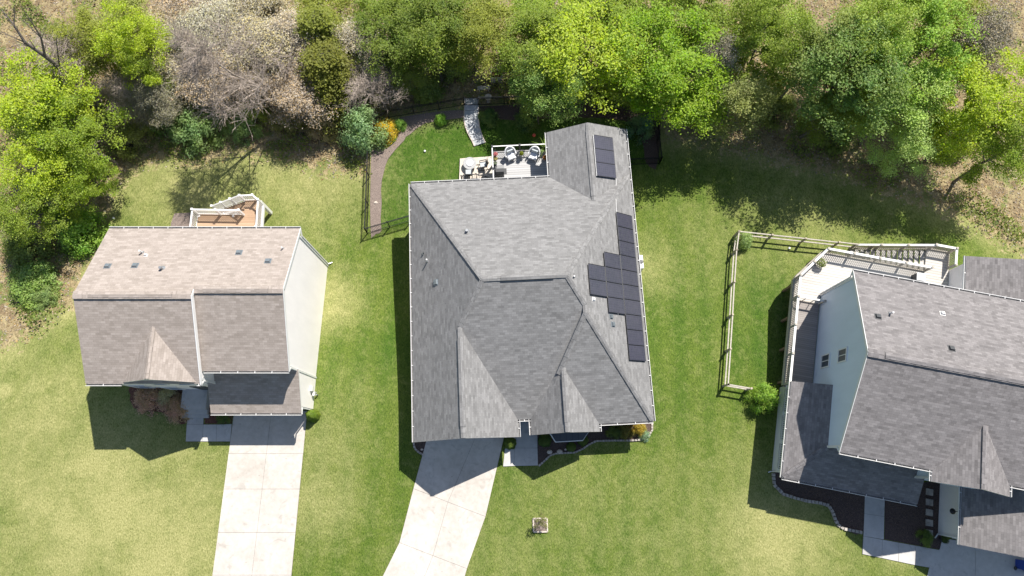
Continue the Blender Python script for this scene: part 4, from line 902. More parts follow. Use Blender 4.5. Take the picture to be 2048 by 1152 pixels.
tr_ = MB(); a, b = G(958,199), G(1110,195); tr_.beam((a.x,a.y,-1.2),(b.x,b.y,-1.2),.09,.12)
for i in range(6): p = a.lerp(b, i/5); tr_.box((p.x,p.y,-1.35),(.1,.1,.4))
tag(tr_.build('timber_border', M['wood_old']), 'long timber border rail along the wood just beyond the gate', 'timber')
bb = empty('birdbath', G(977,203), 0, 'round pale birdbath beside the timber rail behind the gate', 'birdbath')
MB().lathe((0,0,0), [(.15,0),(.10,.08),(.06,.5),(.10,.62)], 14).build('pedestal', M['rock'], bb); MB().lathe((0,0,.6), [(.12,0),(.26,.06),(.28,.12),(.25,.12),(.1,.05)], 20).build('bowl', M['rock'], bb)
# right side garden things
edge = [(1546,946),(1548,970),(1566,988),(1590,996),(1614,1002),(1640,1006),(1657,1011),(1665,1025),(1670,1040),(1676,1050),(1686,1057),(1704,1061),(1724,1065)]
pts = smooth_closed([tuple(G(*p))[:2] for p in edge], 1, 0); eb = empty('stone_edging', (0,0,0), 0, 'curved pale stone edging of the bed at the right house front', 'edging')
ep = [Vector((*q,0)) for q in pts]; rr = random.Random(2); acc = 0; pos = 0.0
tot = sum((b-a).length for a, b in zip(ep, ep[1:])); k = int(tot/.24)
def along(pl, d):
    for a, b in zip(pl, pl[1:]):
        l_ = (b-a).length
        if d <= l_: return a.lerp(b, d/l_), math.atan2((b-a).y, (b-a).x)
        d -= l_
    return pl[-1], 0
def edging(pl, root, size=.24, mat='stone', wid=.2):
    tot = sum((b-a).length for a, b in zip(pl, pl[1:])); k = int(tot/size)
    mb = MB()
    for i in range(k):
        p, a = along(pl, (i+.5)*tot/k); mb.box((p.x, p.y, gz(p.x,p.y)+.05+rr.uniform(-.01,.01)), (size*.9, wid*rr.uniform(.9,1.1), .16), a+rr.uniform(-.08,.08), 0, .9)
    mb.build('edging_stones', M[mat], root)
edging(ep, eb)
eb2 = empty('stone_edging', (0,0,0), 0, 'low stone edging curving round the planting bed of the grey house', 'edging')
edging([G(*p) for p in ((1077,932),(1090,921),(1100,911),(1112,907),(1130,906),(1150,905),(1165,898),(1178,889),(1192,882),(1230,881),(1262,881),(1285,879),(1297,872),(1304,860),(1304,846))], eb2, .2, 'stone', .13)
eb3 = empty('stone_edging', (0,0,0), 0, 'low stone edging of the small bed at the left garage corner', 'edging')
edging([G(*p) for p in ((827,885),(830,897),(838,905),(849,911))], eb3, .2, 'stone', .13)
eb4 = empty('stone_edging', (0,0,0), 0, 'grey stone edging sweeping past the yellow shrub', 'edging')
edging([G(*p) for p in ((744,290),(762,284),(780,272),(792,260),(800,250),(806,240))], eb4, .24, 'stone', .2)
for k in range(5):
    p = G(1858 - (k*.2), 984 + k*20.5); mb = MB(); mb.box((p.x,p.y,.03),(.46,.42,.12), AR+rr.uniform(-.03,.03))
    tag(mb.build('stepping_stone', M['stone']), ['square stepping stone nearest the porch roof in the row beside the white garage wall','second square stepping stone from the porch roof','middle square stepping stone in the row beside the white garage wall','fourth square stepping stone from the porch roof','square stepping stone nearest the driveway shrub'][k], 'stepping stone', 'stepping stones beside the garage wall')
bn_ = empty('recycling_bin', P(2046,1130,.4), AR, 'blue recycling bin on the grey driveway at the right edge', 'bin')
bn_.location.z = 0.05; MB().box((0,0,.45),(.5,.55,.9),0,0,1.12).build('body', M['blue_plastic'], bn_); MB().box((0,0,.93),(.6,.66,.07)).build('lid', M['blue_plastic'], bn_)
for s_ in (-1,1): MB().tube((s_*.28,-.3,.12),(s_*.34,-.3,.12),.12,None,14).build('wheel', M['dark'], bn_)
potted(1883, 1079, .05, .2, .35, 'green plant in a dark round pot at the garage corner', 'dark', (.06,.11,.03), lr=.24, n=200)
potted(1637, 529, 1.2, .36, .42, 'leafy plant in a round pot on the pale deck corner', 'pot_pale', (.18,.24,.06), lr=.42, n=190, ls=.09)
bx = empty('deck_box', P(1842,551,1.9), AR, 'grey storage box on the pale deck at the eave of the slate roof', 'box'); bx.location.z = 1.2
MB().box((0,-.1,.35),(.55,.5,.7)).build('body', M['dark'], bx); MB().box((0,-.1,.72),(.6,.55,.05)).build('lid', M['steel'], bx)
def rock(px, py, s_, label, mat='rock'):
    mb = MB(); p = G(px, py, .05); rr2 = random.Random(int(px*py)); n = 9
    rings = []
    for z_, r_ in ((-.1,.8),(.0,1.0),(.35,.9),(.6,.5)): rings.append([p+Vector((math.cos(i*2*math.pi/n)*r_*s_*rr2.uniform(.8,1.15), math.sin(i*2*math.pi/n)*r_*s_*.75*rr2.uniform(.8,1.15), z_*s_)) for i in range(n)])
    for A, B in zip(rings, rings[1:]):
        for i in range(n): j = (i+1)%n; mb.face([A[i],A[j],B[j],B[i]])
    mb.face(rings[-1]); tag(mb.build('garden_rock', M[mat]), label, 'rock')
rock(1099,904,.2,'pale garden rock beside the entry path of the grey house'); rock(1119,903,.2,'rounded pale rock in the dark bed below the bay roof'); rock(1131,899,.1,'small white stone in the dark bed below the bay roof'); rock(844,899,.1,'small pale stone in the bed at the left garage corner')
rock(752,406,.16,'flat pale stone on the mulch strip inside the left fence'); 
# ================================================================== trees and shrubs
def skeleton(H, R, seed, nl=9, base=.3, bend=.12, r0=.22, per=3, up=.5):
    """returns limb segments [(p,q,r0,r1)] and the list of twig end points"""
    r = random.Random(seed); segs = []; ends = []; tr = [Vector((0,0,0))]; n = 6; q = Vector((0,0,0))
    for i in range(n):
        q = q + Vector((r.uniform(-bend,bend)*H*.12, r.uniform(-bend,bend)*H*.12, H*.82/n)); tr.append(q.copy())
    rad = lambda f: r0*(1-.85*f)
    for i in range(n): segs.append((tr[i], tr[i+1], rad(i/n), rad((i+1)/n)))
    ends.append(tr[-1] + Vector((0,0,H*.06)))
    for k in range(nl):
        f = base + (.93-base)*(k+.5)/nl; j = min(n-1, int(f*n)); p = tr[j].lerp(tr[j+1], f*n-j)
        a = k*2.4 + r.uniform(-.4,.4); ln = R*(1.05-.55*max(0,(f-.45))/.5)*r.uniform(.75,1.05)
        d = Vector((math.cos(a), math.sin(a), up*r.uniform(.7,1.5))).normalized(); rr0 = rad(f)*.6; pts = [p]
        for m in range(3):
            d = (d + Vector((r.uniform(-.2,.2), r.uniform(-.2,.2), r.uniform(-.05,.2)))).normalized(); pts.append(pts[-1] + d*ln/3)
        for m in range(3): segs.append((pts[m], pts[m+1], rr0*(1-m*.28), rr0*(1-(m+1)*.28)))
        ends.append(pts[-1])
        for m in range(per*2):
            t_ = r.uniform(.25,1)*2.999; b = pts[int(t_)].lerp(pts[int(t_)+1], t_-int(t_)); d2 = (d + Vector((r.uniform(-1,1), r.uniform(-1,1), r.uniform(-.3,.9)))).normalized()
            e_ = b + d2*ln*r.uniform(.25,.5); mid = b.lerp(e_, .5) + Vector((r.uniform(-.1,.1), r.uniform(-.1,.1), .08))
            segs.append((b, mid, rr0*.32, rr0*.22)); segs.append((mid, e_, rr0*.22, rr0*.08)); ends.append(e_)
    return segs, ends
def seg_mesh(name, segs, mat, parent, n=6):
    V = []; F = []; k = 0
    for a, b, ra, rb in segs:
        m = n if ra > .05 else 4 if ra > .02 else 3
        d = (b-a)
        if d.length < 1e-5: continue
        d.normalize(); x = d.orthogonal().normalized(); y = d.cross(x)
        for c, r in ((a, ra), (b, rb)):
            for i in range(m): an = 2*math.pi*i/m; V.append(tuple(c + (x*math.cos(an)+y*math.sin(an))*r))
        for i in range(m): j = (i+1) % m; F.append((k+i, k+j, k+m+j, k+m+i))
        k += 2*m
    me = bpy.data.meshes.new(name); me.from_pydata(V, [], F); me.materials.append(mat); me.update()
    me.polygons.foreach_set('use_smooth', [True]*len(F))
    o = bpy.data.objects.new(name, me); COL.objects.link(o); o.parent = parent; return o
PROTO = {}
def make_tree(key, H, R, seed, kind):
    root = empty('tree', (0,0,0)); rg_ = np.random.default_rng(seed)
    if kind == 'broad':
        segs, ends = skeleton(H, R*.86, seed, 11, .3, .2, .2, 3)
        seg_mesh('trunk', segs, M['bark'], root); C = []
        for e_ in ends:
            n = int(rg_.uniform(30, 360)); cr = rg_.uniform(.35, .8)
            v = rg_.normal(size=(n,3)); v /= np.linalg.norm(v,axis=1)[:,None]; v *= rg_.uniform(.35,1,(n,1))**.6
            v[:,2] *= .55; C.append(np.array(e_) + v*cr)
        # loose outer sprays give the crown its ragged outline
        for k in range(60):
            a = rg_.uniform(0, 6.283); f = rg_.uniform(.1, 1); z = H*(.42+.5*f); rr_2 = R*math.sqrt(max(.05, 1-(f*1.05-.15)**2))*rg_.uniform(.75,1.12)
            n = int(rg_.uniform(70,230)); v = rg_.normal(size=(n,3))*np.array([.38,.38,.2]); C.append(np.array([math.cos(a)*rr_2, math.sin(a)*rr_2, z]) + v)
        leaf_cloud('crown', np.concatenate(C), .135, root, seed=seed, up=.9)
    elif kind == 'airy':
        segs, ends = skeleton(H, R*.9, seed, 13, .28, .3, .17, 4)
        seg_mesh('trunk', segs, M['bark'], root); C = []
        for e_ in ends:
            n = int(rg_.uniform(40, 230)); cr = rg_.uniform(.4, .95); v = rg_.normal(size=(n,3))*cr*np.array([.55,.55,.3]); C.append(np.array(e_)+v)
        leaf_cloud('crown', np.concatenate(C), .12, root, seed=seed, up=.9)
    elif kind in ('budding', 'bare'):
        segs, ends = skeleton(H, R*.95, seed, 15, .2, .35, .16 if kind == 'budding' else .13, 5, .8); r = random.Random(seed+5)
        ends2 = []
        for e_ in list(ends):
            for m in range(7 if kind == 'budding' else 9):
                d = Vector((r.uniform(-1,1), r.uniform(-1,1), r.uniform(-.2,.9))).normalized(); ln = r.uniform(.45,1.25); q = e_ + d*ln; s_ = e_ - d*.1
                segs.append((s_, q, .013, .006)); ends2.append(q)
                for w_ in range(2): d3 = (d + Vector((r.uniform(-1,1), r.uniform(-1,1), r.uniform(-.4,.6)))*.8).normalized(); mm = s_.lerp(q, r.uniform(.3,.9)); segs.append((mm, mm + d3*r.uniform(.2,.55), .009, .004)); ends2.append(mm + d3*.3)
        seg_mesh('trunk', segs, M['bark_pale'], root)
        if kind == 'budding':
            c = np.array([tuple(p) for p in ends2]); c = np.repeat(c, 10, 0) + rg_.normal(size=(len(c)*10,3))*.24; leaf_cloud('crown', c, .09, root, 'leaf_dry', seed)
    elif kind == 'conifer':
        segs = [(Vector((0,0,0)), Vector((0,0,H)), .17, .02)]; C = []
        r = random.Random(seed)
        for k in range(170):
            f = r.uniform(.08, 1) ; z = H*f; ln = R*(1.12-f)**.8*r.uniform(.7,1.1); a = r.uniform(0, 6.28); d = Vector((math.cos(a), math.sin(a), .25)); e_ = Vector((0,0,z)) + d*ln
            segs.append((Vector((0,0,z)), e_, .03, .008)); n = int(110+150*ln/R); t_ = rg_.uniform(.3,1.05,(n,1))
            C.append(np.array((0,0,z)) + np.array(tuple(d))*ln*t_ + rg_.normal(size=(n,3))*np.array([.2,.2,.12]))
        seg_mesh('trunk', segs, M['bark_dark'], root); leaf_cloud('crown', np.concatenate(C), .10, root, seed=seed)
    elif kind == 'shrub':
        segs = []; r = random.Random(seed); C = []
        for k in range(46):
            a = r.uniform(0, 6.28); el = r.uniform(.05, 1.5); d = Vector((math.cos(a)*math.cos(el)*R, math.sin(a)*math.cos(el)*R, math.sin(el)*H*.85))*r.uniform(.72,1); m = d*.5 + Vector((0,0,.1*H))
            segs += [(Vector((0,0,0)), m, .035, .02), (m, d, .02, .006)]; n = int(r.uniform(110,200)); v = rg_.normal(size=(n,3))*np.array([R*.15,R*.15,H*.09]); C.append(np.array(tuple(d))+v)
        seg_mesh('trunk', segs, M['bark_dark'], root); leaf_cloud('crown', np.concatenate(C), .11, root, seed=seed, up=.8)
    elif kind == 'clipped':
        rgx = rg_; n = 5200; v = rgx.normal(size=(n,3)); v /= np.linalg.norm(v,axis=1)[:,None]; v[:,2] = np.abs(v[:,2]*1.0)
        lump = 1 + .10*np.sin(v[:,0]*7+seed)*np.cos(v[:,1]*6) + .06*np.sin(v[:,2]*9)
        c = v*np.array([R,R,H])*lump[:,None]*rgx.uniform(.8,1.03,(n,1)); seg_mesh('trunk', [(Vector((0,0,0)), Vector((math.cos(a)*R*.5, math.sin(a)*R*.5, H*.6)), .03, .01) for a in (0,1.2,2.5,3.7,5)], M['bark_dark'], root)
        leaf_cloud('crown', c, .07, root, seed=seed)
    elif kind == 'sapling':
        segs, ends = skeleton(H, R, seed, 7, .35, .3, .03, 2, .9); seg_mesh('trunk', segs, M['bark_dark'], root, 5); C = [np.array(e_)+rg_.normal(size=(16,3))*.09 for e_ in ends]; leaf_cloud('crown', np.concatenate(C), .06, root, seed=seed)
    PROTO[key] = [root, H, R, False]
def tree(key, px, py, zc, R, H, col, label, cat='tree', group=None, rz=None, name=None):
    """crown centre seen at (px,py) standing zc above z=0; the trunk stands straight below it"""
    root, H0, R0, used = PROTO[key]
    o = root if not used else copy_tree(root); PROTO[key][3] = True
    p = P(px, py, zc); g_ = gz(p.x, p.y); rg_ = random.Random(int(px*7+py))
    o.location = (p.x, p.y, g_-.05); o.rotation_euler = (0,0, rg_.uniform(0,6.28) if rz is None else rz); o.scale = (R/R0, R/R0, H/H0)
    if name: o.name = name
    tag(o, label, cat, group)
    for c in o.children: c.color = (*col, 1)
    return o
for k, s_ in (('b1',1),('b2',12),('b3',23),('b4',34)): make_tree(k, 13, 3.6, s_, 'broad')
for k, s_ in (('a1',5),('a2',16),('a3',27)): make_tree(k, 13, 3.4, s_, 'airy')
for k, s_ in (('u1',7),('u2',18),('u3',29)): make_tree(k, 11, 3.4, s_, 'budding')
make_tree('n1', 11, 3.0, 9, 'bare'); make_tree('n2', 11, 3.0, 41, 'bare'); make_tree('c1', 11, 2.3, 3, 'conifer')
for k, s_ in (('s1',4),('s2',14),('s3',24)): make_tree(k, 2.2, 1.6, s_, 'shrub')
make_tree('k1', .9, .55, 2, 'clipped'); make_tree('k2', .9, .55, 8, 'clipped'); make_tree('p1', 1.7, .6, 6, 'sapling')
GW = 'trees of the wood behind the houses'
YG = (.225,.29,.022); VG = (.130,.19,.022); MG = (.125,.175,.026); PG = (.19,.255,.060); OG = (.155,.175,.034); DG = (.085,.125,.022); TN = (.29,.25,.125); PK = (.30,.225,.125); GG = (.155,.195,.070)
T = [ # key px py zc R H colour label
 ('b1',35,165,9.0,3.5,12,YG,'yellow green leafy tree at the far left, just below the leaning bare limbs'),
 ('b2',105,235,8.0,3.0,11,VG,'broad bright green tree right of the yellow green one at the left edge'),
 ('b3',45,310,7.5,2.8,10,YG,'light green tree cut by the left edge, halfway down the wood'),
 ('b4',125,335,6.0,2.0,8,VG,'deep green tree above the fallen pale trunks at the left'),
 ('b2',25,395,6.5,2.4,9,MG,'green tree at the left edge above the dark thicket hollow'),
 ('a1',20,245,6,2.6,9,PG,'pale airy tree at the left edge between two leafy trees'),
 ('b1',210,35,11,2.3,14,YG,'bright yellow green tree at the top edge, above the pink brown clearing'),
 ('a2',120,25,9,3.0,12,OG,'thin olive tree at the top left corner beside the bare limbs'),
 ('a3',245,90,8,2.2,10,MG,'small dark green tree below the bright yellow green treetop'),
 ('n1',70,90,8,3.6,11,TN,'large bare tree reaching over the top left corner'),
 ('n2',205,150,6,2.2,8,TN,'small bare tree with dark limbs beside the pink brown clearing'),
 ('u1',335,70,8,3.6,11,TN,'tan budding tree, leftmost of the brown crowns at the top'),
 ('u2',430,110,7.5,3.6,10,PK,'pinkish brown budding tree above the rounded green bush'),
 ('u3',500,60,9,3.7,12,TN,'tall tan budding tree in the middle of the brown crowns'),
 ('u1',555,150,7,3.2,10,PK,'pinkish budding tree whose long shadow falls over the lawn behind the tan deck'),
 ('u2',390,20,9,3.4,12,(.30,.28,.16),'tan green budding tree at the top edge, second of the brown crowns'),
 ('u3',590,50,9,3.0,12,(.34,.28,.17),'budding tree at the top edge beside the dark olive evergreen'),
 ('c1',645,115,8,3.5,12,(.10,.105,.022),'dark olive evergreen between the budding trees and the bare pink tree'),
 ('c1',625,30,10,3.0,13,(.13,.15,.03),'olive evergreen touching the top edge above the darker one'),
 ('n1',712,135,6,2.9,9,PK,'bare pinkish tree with fine spreading branches behind the pale feathery tree'),
 ('u2',700,60,8,2.5,11,(.36,.31,.18),'tan fuzzy tree above the bare pinkish tree'),
 ('b3',770,30,10,2.8,13,DG,'dark green tree at the top edge left of the middle'),
 ('a1',865,60,9,3.0,12,MG,'airy mid green tree above the gate path'),
 ('a2',805,120,5,1.7,7,(.13,.17,.05),'small airy tree over the shaded ground left of the compost bin'),
 ('a3',940,25,10,2.3,13,OG,'olive tree at the top edge above the compost bin'),
 ('b4',1080,50,10,2.9,13,MG,'deep green tree right of the compost bin at the top'),
 ('b1',1098,125,8,2.7,11,(.115,.19,.055),'full green tree leaning over the back fence right of the gate'),
 ('b2',1195,60,10.5,3.9,14,YG,'large bright yellow green tree above the back fence'),
 ('a1',1082,185,5.5,1.6,8,PG,'small silvery green tree just outside the back fence'),
 ('b3',1345,60,11,3.9,14,(.13,.22,.012),'vivid green tree crown at the top, right of the middle'),
 ('b1',1375,120,9.5,3.3,12.5,(.15,.24,.012),'vivid yellow green tree overhanging the right corner of the back fence'),
 ('a2',1270,110,8,2.4,11,MG,'thin green tree left of the vivid crowns'),
 ('a3',1490,150,7.5,3.2,10,(.17,.19,.08),'sparse grey olive tree at the lawn edge right of the vivid crowns'),
 ('u1',1450,110,8,2.3,11,(.22,.20,.12),'brownish thin tree between the vivid and grey green crowns'),
 ('b4',1570,15,11,2.8,14,MG,'mid green tree at the top edge above the pale fallen trunk'),
 ('a2',1668,50,11,3.3,14,GG,'tall grey green tree left of the pale sprawling one'),
 ('b2',1735,110,9.5,3.9,13,(.10,.165,.055),'big soft green tree behind the pale sprawling one'),
 ('a1',1680,185,6,2.3,9,DG,'low dark green tree at the edge of the right hand lawn'),
 ('b3',1790,30,11,3.0,14,PG,'pale green tree at the top edge right of the tall grey green one'),
 ('b1',1895,45,11,3.4,14,(.17,.27,.05),'bright green tree at the top edge near the right corner'),
 ('a3',1850,170,8,3.5,11,(.24,.33,.10),'pale yellow green sprawling tree over the right lawn edge'),
 ('a1',1825,255,5,2.5,8,(.25,.34,.13),'low pale green tree nearest the slate roofed house, its leaves over bare ground'),
 ('a2',1770,160,7.5,2.6,10,PG,'pale airy tree between the soft green and sprawling ones'),
 ('b4',2005,150,9,3.7,12,YG,'bright yellow green tree at the right edge'),
 ('a3',1975,230,6.5,2.6,9,(.20,.28,.03),'lower yellow green tree at the right edge, over brown ground'),
 ('u3',1990,45,9,3.2,12,(.20,.17,.10),'dull brown budding tree at the top right corner'),
 ('a2',2058,270,7.5,3.0,12,VG,'green tree half out of the frame at the right edge'),
 ('b3',770,-25,10,3.0,12,MG,'green tree mostly beyond the top edge above the dark green one'),
 ('a1',960,-25,10,3.2,12,OG,'olive tree mostly beyond the top edge above the compost bin path'),
 ('b1',1120,-20,10,3.2,12,VG,'green tree mostly beyond the top edge left of the large bright crown'),
 ('b4',1270,-22,10,3.2,12,VG,'green tree mostly beyond the top edge between the bright crowns'),
 ('b2',1430,-22,10,3.2,12,MG,'dark green tree mostly beyond the top edge right of the vivid crown'),
 ('a2',1580,-25,10,3.4,12,PG,'pale tree mostly beyond the top edge above the fallen trunk'),
 ('u1',470,-30,9,3.5,11,TN,'tan budding tree mostly beyond the top edge in the brown crowns'),
 ('u3',340,-25,9,3.2,11,PK,'pinkish budding tree mostly beyond the top edge left of the brown crowns'),
 ('a3',1990,-25,10,3.4,12,OG,'olive tree mostly beyond the top edge at the right corner'),
 ('a2',180,-15,10,3.0,12,(.20,.22,.08),'thin olive tree mostly beyond the top edge left of the bright yellow green treetop'),
 ('a3',640,-30,10,3.2,12,OG,'dull green tree mostly beyond the top edge above the olive evergreens'),
 ('b3',870,-15,11,3.0,13,DG,'dark leafy tree mostly beyond the top edge above the gate path'),
 ('b4',1850,-20,11,3.2,13,VG,'bright green tree mostly beyond the top edge near the right corner'),
 ('u2',270,170,6,2.2,8,(.18,.17,.09),'small dull twiggy tree above the dark thicket left of the round green bush'),
]
for key, px, py, zc, R, H, c, lb in T:
    q = np.interp(px, [0, 230, 330, 640, 900, 1150, 1300, 1450, 1700, 1900, 2048], [.8, .75, .5, .52, .58, .60, .66, .78, .90, .90, .86])
    tree(key, px, py, zc*q, R*(48-zc*q)/(48-zc)*.94, H*q, tuple(min(.9, v*k_) for v, k_ in zip(c, (1.35, 1.35, 1.45) if key[0] in 'un' else (2.0, 2.0, 1.7))), lb, 'tree', GW, name='tree')
# trees beyond the frame edge whose crowns are only felt as shadow and depth
GB = 'shrubs at the edge of the wood'
S = [('s1',366,232,1.2,2.1,2.6,(.125,.20,.075),'rounded grey green bush, large, at the lawn edge below the brown crowns'),
 ('s2',473,236,.6,1.3,1.8,(.11,.18,.06),'small green bush right of the rounded grey green one'),
 ('s3',478,192,1.6,1.3,2.2,(.18,.23,.04),'yellowish bush just above the small green one'),
 ('s3',713,222,2.2,1.9,3.6,(.16,.25,.12),'pale feathery tree outside the back left corner of the iron fence'),
 ('s1',766,255,-.4,.95,1.6,(.48,.33,.015),'golden yellow shrub inside the back left corner of the iron fence'),
 ('s2',796,244,-.7,.55,.9,(.09,.20,.03),'little bright green shrub right of the golden yellow one'),
 ('s2',881,235,-.9,.5,.9,(.12,.26,.03),'bright green clump on the mulch strip left of the gate'),
 ('s1',1284,243,.3,1.05,2.6,(.06,.13,.075),'blue green shrub inside the right back corner of the iron fence'),
 ('s3',975,232,-.9,.8,.9,(.05,.11,.03),'low dark green clump right of the curved path'),
 ('s2',1052,238,-1.0,.9,.9,(.045,.10,.03),'dark leafy clump on the shaded strip right of the gate'),
 ('s1',145,452,.6,1.75,2.6,(.135,.25,.035),'bright green bush above the back left corner of the tan roof'),
 ('s2',110,425,.8,1.3,2.6,(.15,.26,.05),'light green bush beside a fallen pale trunk at the left'),
 ('s3',35,560,.6,1.9,1.5,(.15,.23,.06),'wide pale green thicket at the left edge beside dry ground'),
 ('s1',68,588,.3,1.0,1.0,(.14,.20,.07),'low grey green thicket right of the wide pale one'),
 ('s2',20,480,1.2,1.6,2.6,(.13,.17,.05),'dull green scrub at the left edge below the hollow'),
 ('s3',230,250,1.5,1.6,2.6,(.13,.15,.05),'scrubby olive bush above the long fallen trunk'),
 ('s1',300,205,1.5,1.5,2.6,(.07,.12,.03),'dark green bush left of the rounded grey green one'),
 ('s2',440,190,1.5,1.5,2.4,(.08,.13,.03),'dark green scrub behind the rounded grey green bush'),
 ('s3',560,215,.8,1.3,2.2,(.13,.13,.05),'olive scrub where the long tree shadow starts'),
 ('s1',640,225,1,1.4,2.4,(.20,.16,.10),'brown scrub left of the pale feathery tree'),
 ('s2',850,150,1,1.3,2.2,(.10,.15,.04),'green undergrowth bush left of the compost bin'),
 ('s3',900,110,1,1.4,2.2,(.11,.16,.05),'green undergrowth bush above the compost bin'),
 ('s1',1230,160,1,1.5,2.4,(.09,.14,.03),'green undergrowth bush behind the iron fence below the bright crown'),
 ('s2',1440,215,.8,1.3,2.2,(.12,.17,.05),'pale green scrub at the lawn edge right of the iron fence'),
 ('s3',1570,200,.8,1.6,2.4,(.11,.14,.04),'olive scrub beside the pale fallen trunk at the top right'),
 ('s1',1690,245,.8,1.4,2.2,(.07,.12,.03),'dark scrub below the low dark tree on the right'),
 ('s2',1930,260,.8,1.5,2.2,(.14,.19,.04),'yellowish scrub below the lower yellow green tree'),
 ('s2',1492,478,-.6,.66,1.6,(.24,.32,.14),'pale flowering bush at the top corner of the split rail fence'),
 ('s1',1529,797,.9,1.0,2.2,(.15,.26,.035),'round light green bush at the bottom end of the split rail fence'),
 ('s3',1851,1077,.3,.55,.8,(.08,.13,.03),'small green shrub at the driveway end of the mulch bed'),
 ('s2',1277,858,.3,.50,1.0,(.28,.20,.03),'orange yellow shrub at the right end of the grey house front bed'),
 ('s1',1252,862,.3,.55,.9,(.12,.10,.03),'brownish shrub left of the orange yellow one in the front bed'),
 ('s3',1228,862,.2,.55,.8,(.06,.09,.025),'dark green shrub at the eave corner in the front bed'),
 ('s1',1289,872,.1,.40,.6,(.16,.24,.16),'grey green low plants in front of the orange yellow shrub'),
 ('s2',300,798,.4,1.1,1.2,(.38,.24,.19),'dull pinkish shrub, leftmost in the red brown mulch bed'),
 ('s3',335,790,.4,.8,1.1,(.34,.31,.20),'small olive shrub between the two dull ones in the mulch bed'),
 ('s1',352,815,.4,1.0,1.0,(.36,.23,.18),'dull pinkish shrub nearest the concrete steps in the mulch bed'),
 ('s2',447,836,.2,.5,.7,(.06,.10,.03),'dark shrub in the small bed by the driveway of the tan roofed house'),
]
for key, px, py, zc, R, H, c, lb in S: tree(key, px, py, zc, R, H, tuple(min(.9, v*1.9) for v in c), lb, 'bush', GB if py < 330 or px < 200 else None, name='bush')
K = [('k1',1020,886,.5,.42,.85,(.10,.17,.03),'clipped round bush between the driveway and the path of the grey house'),
 ('k2',1090,880,.5,.45,.8,(.06,.12,.025),'clipped dark bush left of the dark bay roof'),
 ('k1',1143,894,.4,.33,.65,(.08,.15,.03),'small clipped ball bush in front of the dark bay roof'),
 ('k2',1166,880,.4,.38,.75,(.07,.13,.025),'clipped bush at the right end of the dark bay roof'),
 ('k1',621,830,.9,.42,1.4,(.16,.26,.03),'clipped bright bush at the driveway corner of the tan roofed house')]
for key, px, py, zc, R, H, c, lb in K: tree(key, px, py, zc, R, H, c, lb, 'bush', name='clipped_bush')
tree('p1', 1081, 1044, .8, .6, 1.7, (.22,.22,.09), 'thin sapling standing in the square stone surround on the front lawn', 'tree', name='sapling')
# fallen trunks
def log(pts, r, label, mat='bark_pale'):
    v = [G(x, y, dz) for x, y, dz in pts]; segs = []
    for i, (a, b) in enumerate(zip(v, v[1:])): f = 1-.75*i/len(v); f2 = 1-.75*(i+1)/len(v); segs.append((a, b, r*f, r*f2))
    for i in range(5):
        a = v[min(len(v)-2, i % len(v))].lerp(v[min(len(v)-1, i % len(v)+1)], .4); d = Vector((random.Random(i).uniform(-1,1), random.Random(i+9).uniform(-1,1), .5)); segs.append((a, a+d*1.1, r*.3, r*.08))
    o = seg_mesh('fallen_trunk', segs, M[mat], None); tag(o, label, 'fallen tree'); return o
log([(180,358,.3),(195,330,.9),(208,310,1.2),(217,285,1.6),(225,240,2.6)], .17, 'long pale fallen trunk leaning up into the left thicket')
log([(98,500,.2),(112,455,.5),(128,405,.9),(148,378,1.1)], .16, 'pale fallen trunk beside the light green bush at the left')
log([(243,298,.2),(262,288,.3),(282,277,.4)], .13, 'short pale log lying on the lawn edge below the dark thicket')
log([(1632,118,1.5),(1645,105,2),(1660,92,2.6)], .3, 'pale broken trunk in the shade at the top right', 'bark_pale')
def limb_tree():
    root = empty('leaning_tree', (0,0,0), 0, 'dead tree with long dark leaning limbs over the top left corner', 'tree')
    A = G(175,215); B = P(140,150,4.5); C_ = P(90,112,7); D_ = P(50,85,8.5); E_ = P(28,50,9.5); F_ = P(2,18,10.2)
    segs = [(A,B,.24,.19),(B,C_,.19,.14),(C_,D_,.14,.10),(D_,E_,.10,.06),(E_,F_,.06,.03),(D_,P(2,63,9.3),.05,.02),(C_,P(82,75,8.6),.09,.06),(P(82,75,8.6),P(62,42,9.8),.06,.03),(P(82,75,8.6),P(45,40,9.8),.05,.02),(P(118,128,5.6),P(112,75,7.8),.06,.02),(E_,P(30,10,10.3),.04,.015),(P(62,42,9.8),P(40,8,10.8),.03,.01)]
    rr3 = random.Random(4)
    for a, b, ra, rb in list(segs[1:]):
        for k in range(4):
            m = a.lerp(b, rr3.uniform(.2,1)); d = ((b-a).normalized() + Vector((rr3.uniform(-1,1), rr3.uniform(-1,1), rr3.uniform(-.2,.8)))*.7).normalized(); q = m + d*rr3.uniform(.5,1.5); segs.append((m, q, rb*.4, .006)); segs.append((m.lerp(q,.6), m.lerp(q,.6)+Vector((rr3.uniform(-.5,.5), rr3.uniform(-.5,.5), .3)), .01, .004))
    seg_mesh('trunk', segs, M['bark'], root)
limb_tree()
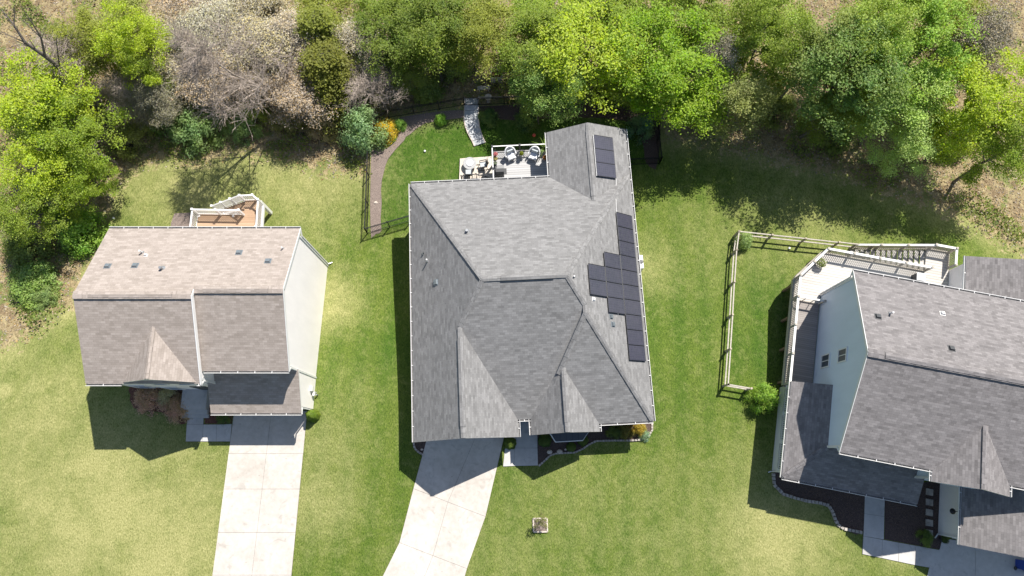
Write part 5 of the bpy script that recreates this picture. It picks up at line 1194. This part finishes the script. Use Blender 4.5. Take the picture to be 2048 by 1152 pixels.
lean = tree('n2', 545, 140, 5.5, 3.2, 9.5, TN, 'leaning bare tree at the lawn edge that casts the long forked shadow over the grass', 'tree', GW, 0.6, 'tree')
lean.location = G(622, 222); lean.rotation_euler = (R_(0), R_(-24), R_(20)); lean.scale = (1.15, 1.15, 1.3)
# undergrowth: uncountable leafy floor of the wood
rg2 = np.random.default_rng(77); N = 80000
bx0 = rg2.uniform(-46, 46, N*3); by0 = rg2.uniform(6, 38, N*3); d_f = seg_dist(bx0, by0, forest)
pat = np.sin(bx0*.9+1.3*np.sin(by0*.7))+np.cos(by0*1.1+1.7*np.sin(bx0*.5))+.6*np.sin(bx0*2.3+by0*1.9)
dens = np.clip((pat-.35)/1.2, 0, 1)*np.clip(-d_f/2.0+.35, 0, 1); keep = rg2.uniform(0,1,N*3) < dens
bx0, by0 = bx0[keep][:N], by0[keep][:N]; g0 = -1.5*np.clip((by0-2)/16,0,1)**2*(3-2*np.clip((by0-2)/16,0,1))
hh_ = np.abs(np.sin(bx0*1.7)*np.cos(by0*1.3))*.8
ug = leaf_cloud('undergrowth', np.stack([bx0, by0, g0+.03+rg2.uniform(0,1,len(bx0))*hh_], 1), .16, None, seed=8); ug.color = (.20,.27,.07,1)
tag(ug, 'low green undergrowth covering the floor of the wood', kind='stuff')
for nm, cc, sd_, n_, sz in (('leaf_litter', (.30,.22,.12), 21, 45000, .12),):
    bx1 = rg2.uniform(-46, 46, n_*2); by1 = rg2.uniform(6, 38, n_*2); d1 = seg_dist(bx1, by1, forest); k1 = rg2.uniform(0,1,n_*2) < np.clip(-d1/1.6+.5, 0, 1); bx1, by1 = bx1[k1][:n_], by1[k1][:n_]
    t1_ = np.clip((by1-2)/16,0,1); lt = leaf_cloud(nm, np.stack([bx1, by1, -1.5*t1_**2*(3-2*t1_)+.03], 1), sz, None, 'leaf_dry', sd_, 2.0); lt.color = (*cc, 1); tag(lt, 'fallen brown leaves scattered over the floor of the wood', kind='stuff')
for k, v in PROTO.items():
    if not v[3]:
        for c in list(v[0].children): bpy.data.objects.remove(c)
        bpy.data.objects.remove(v[0])
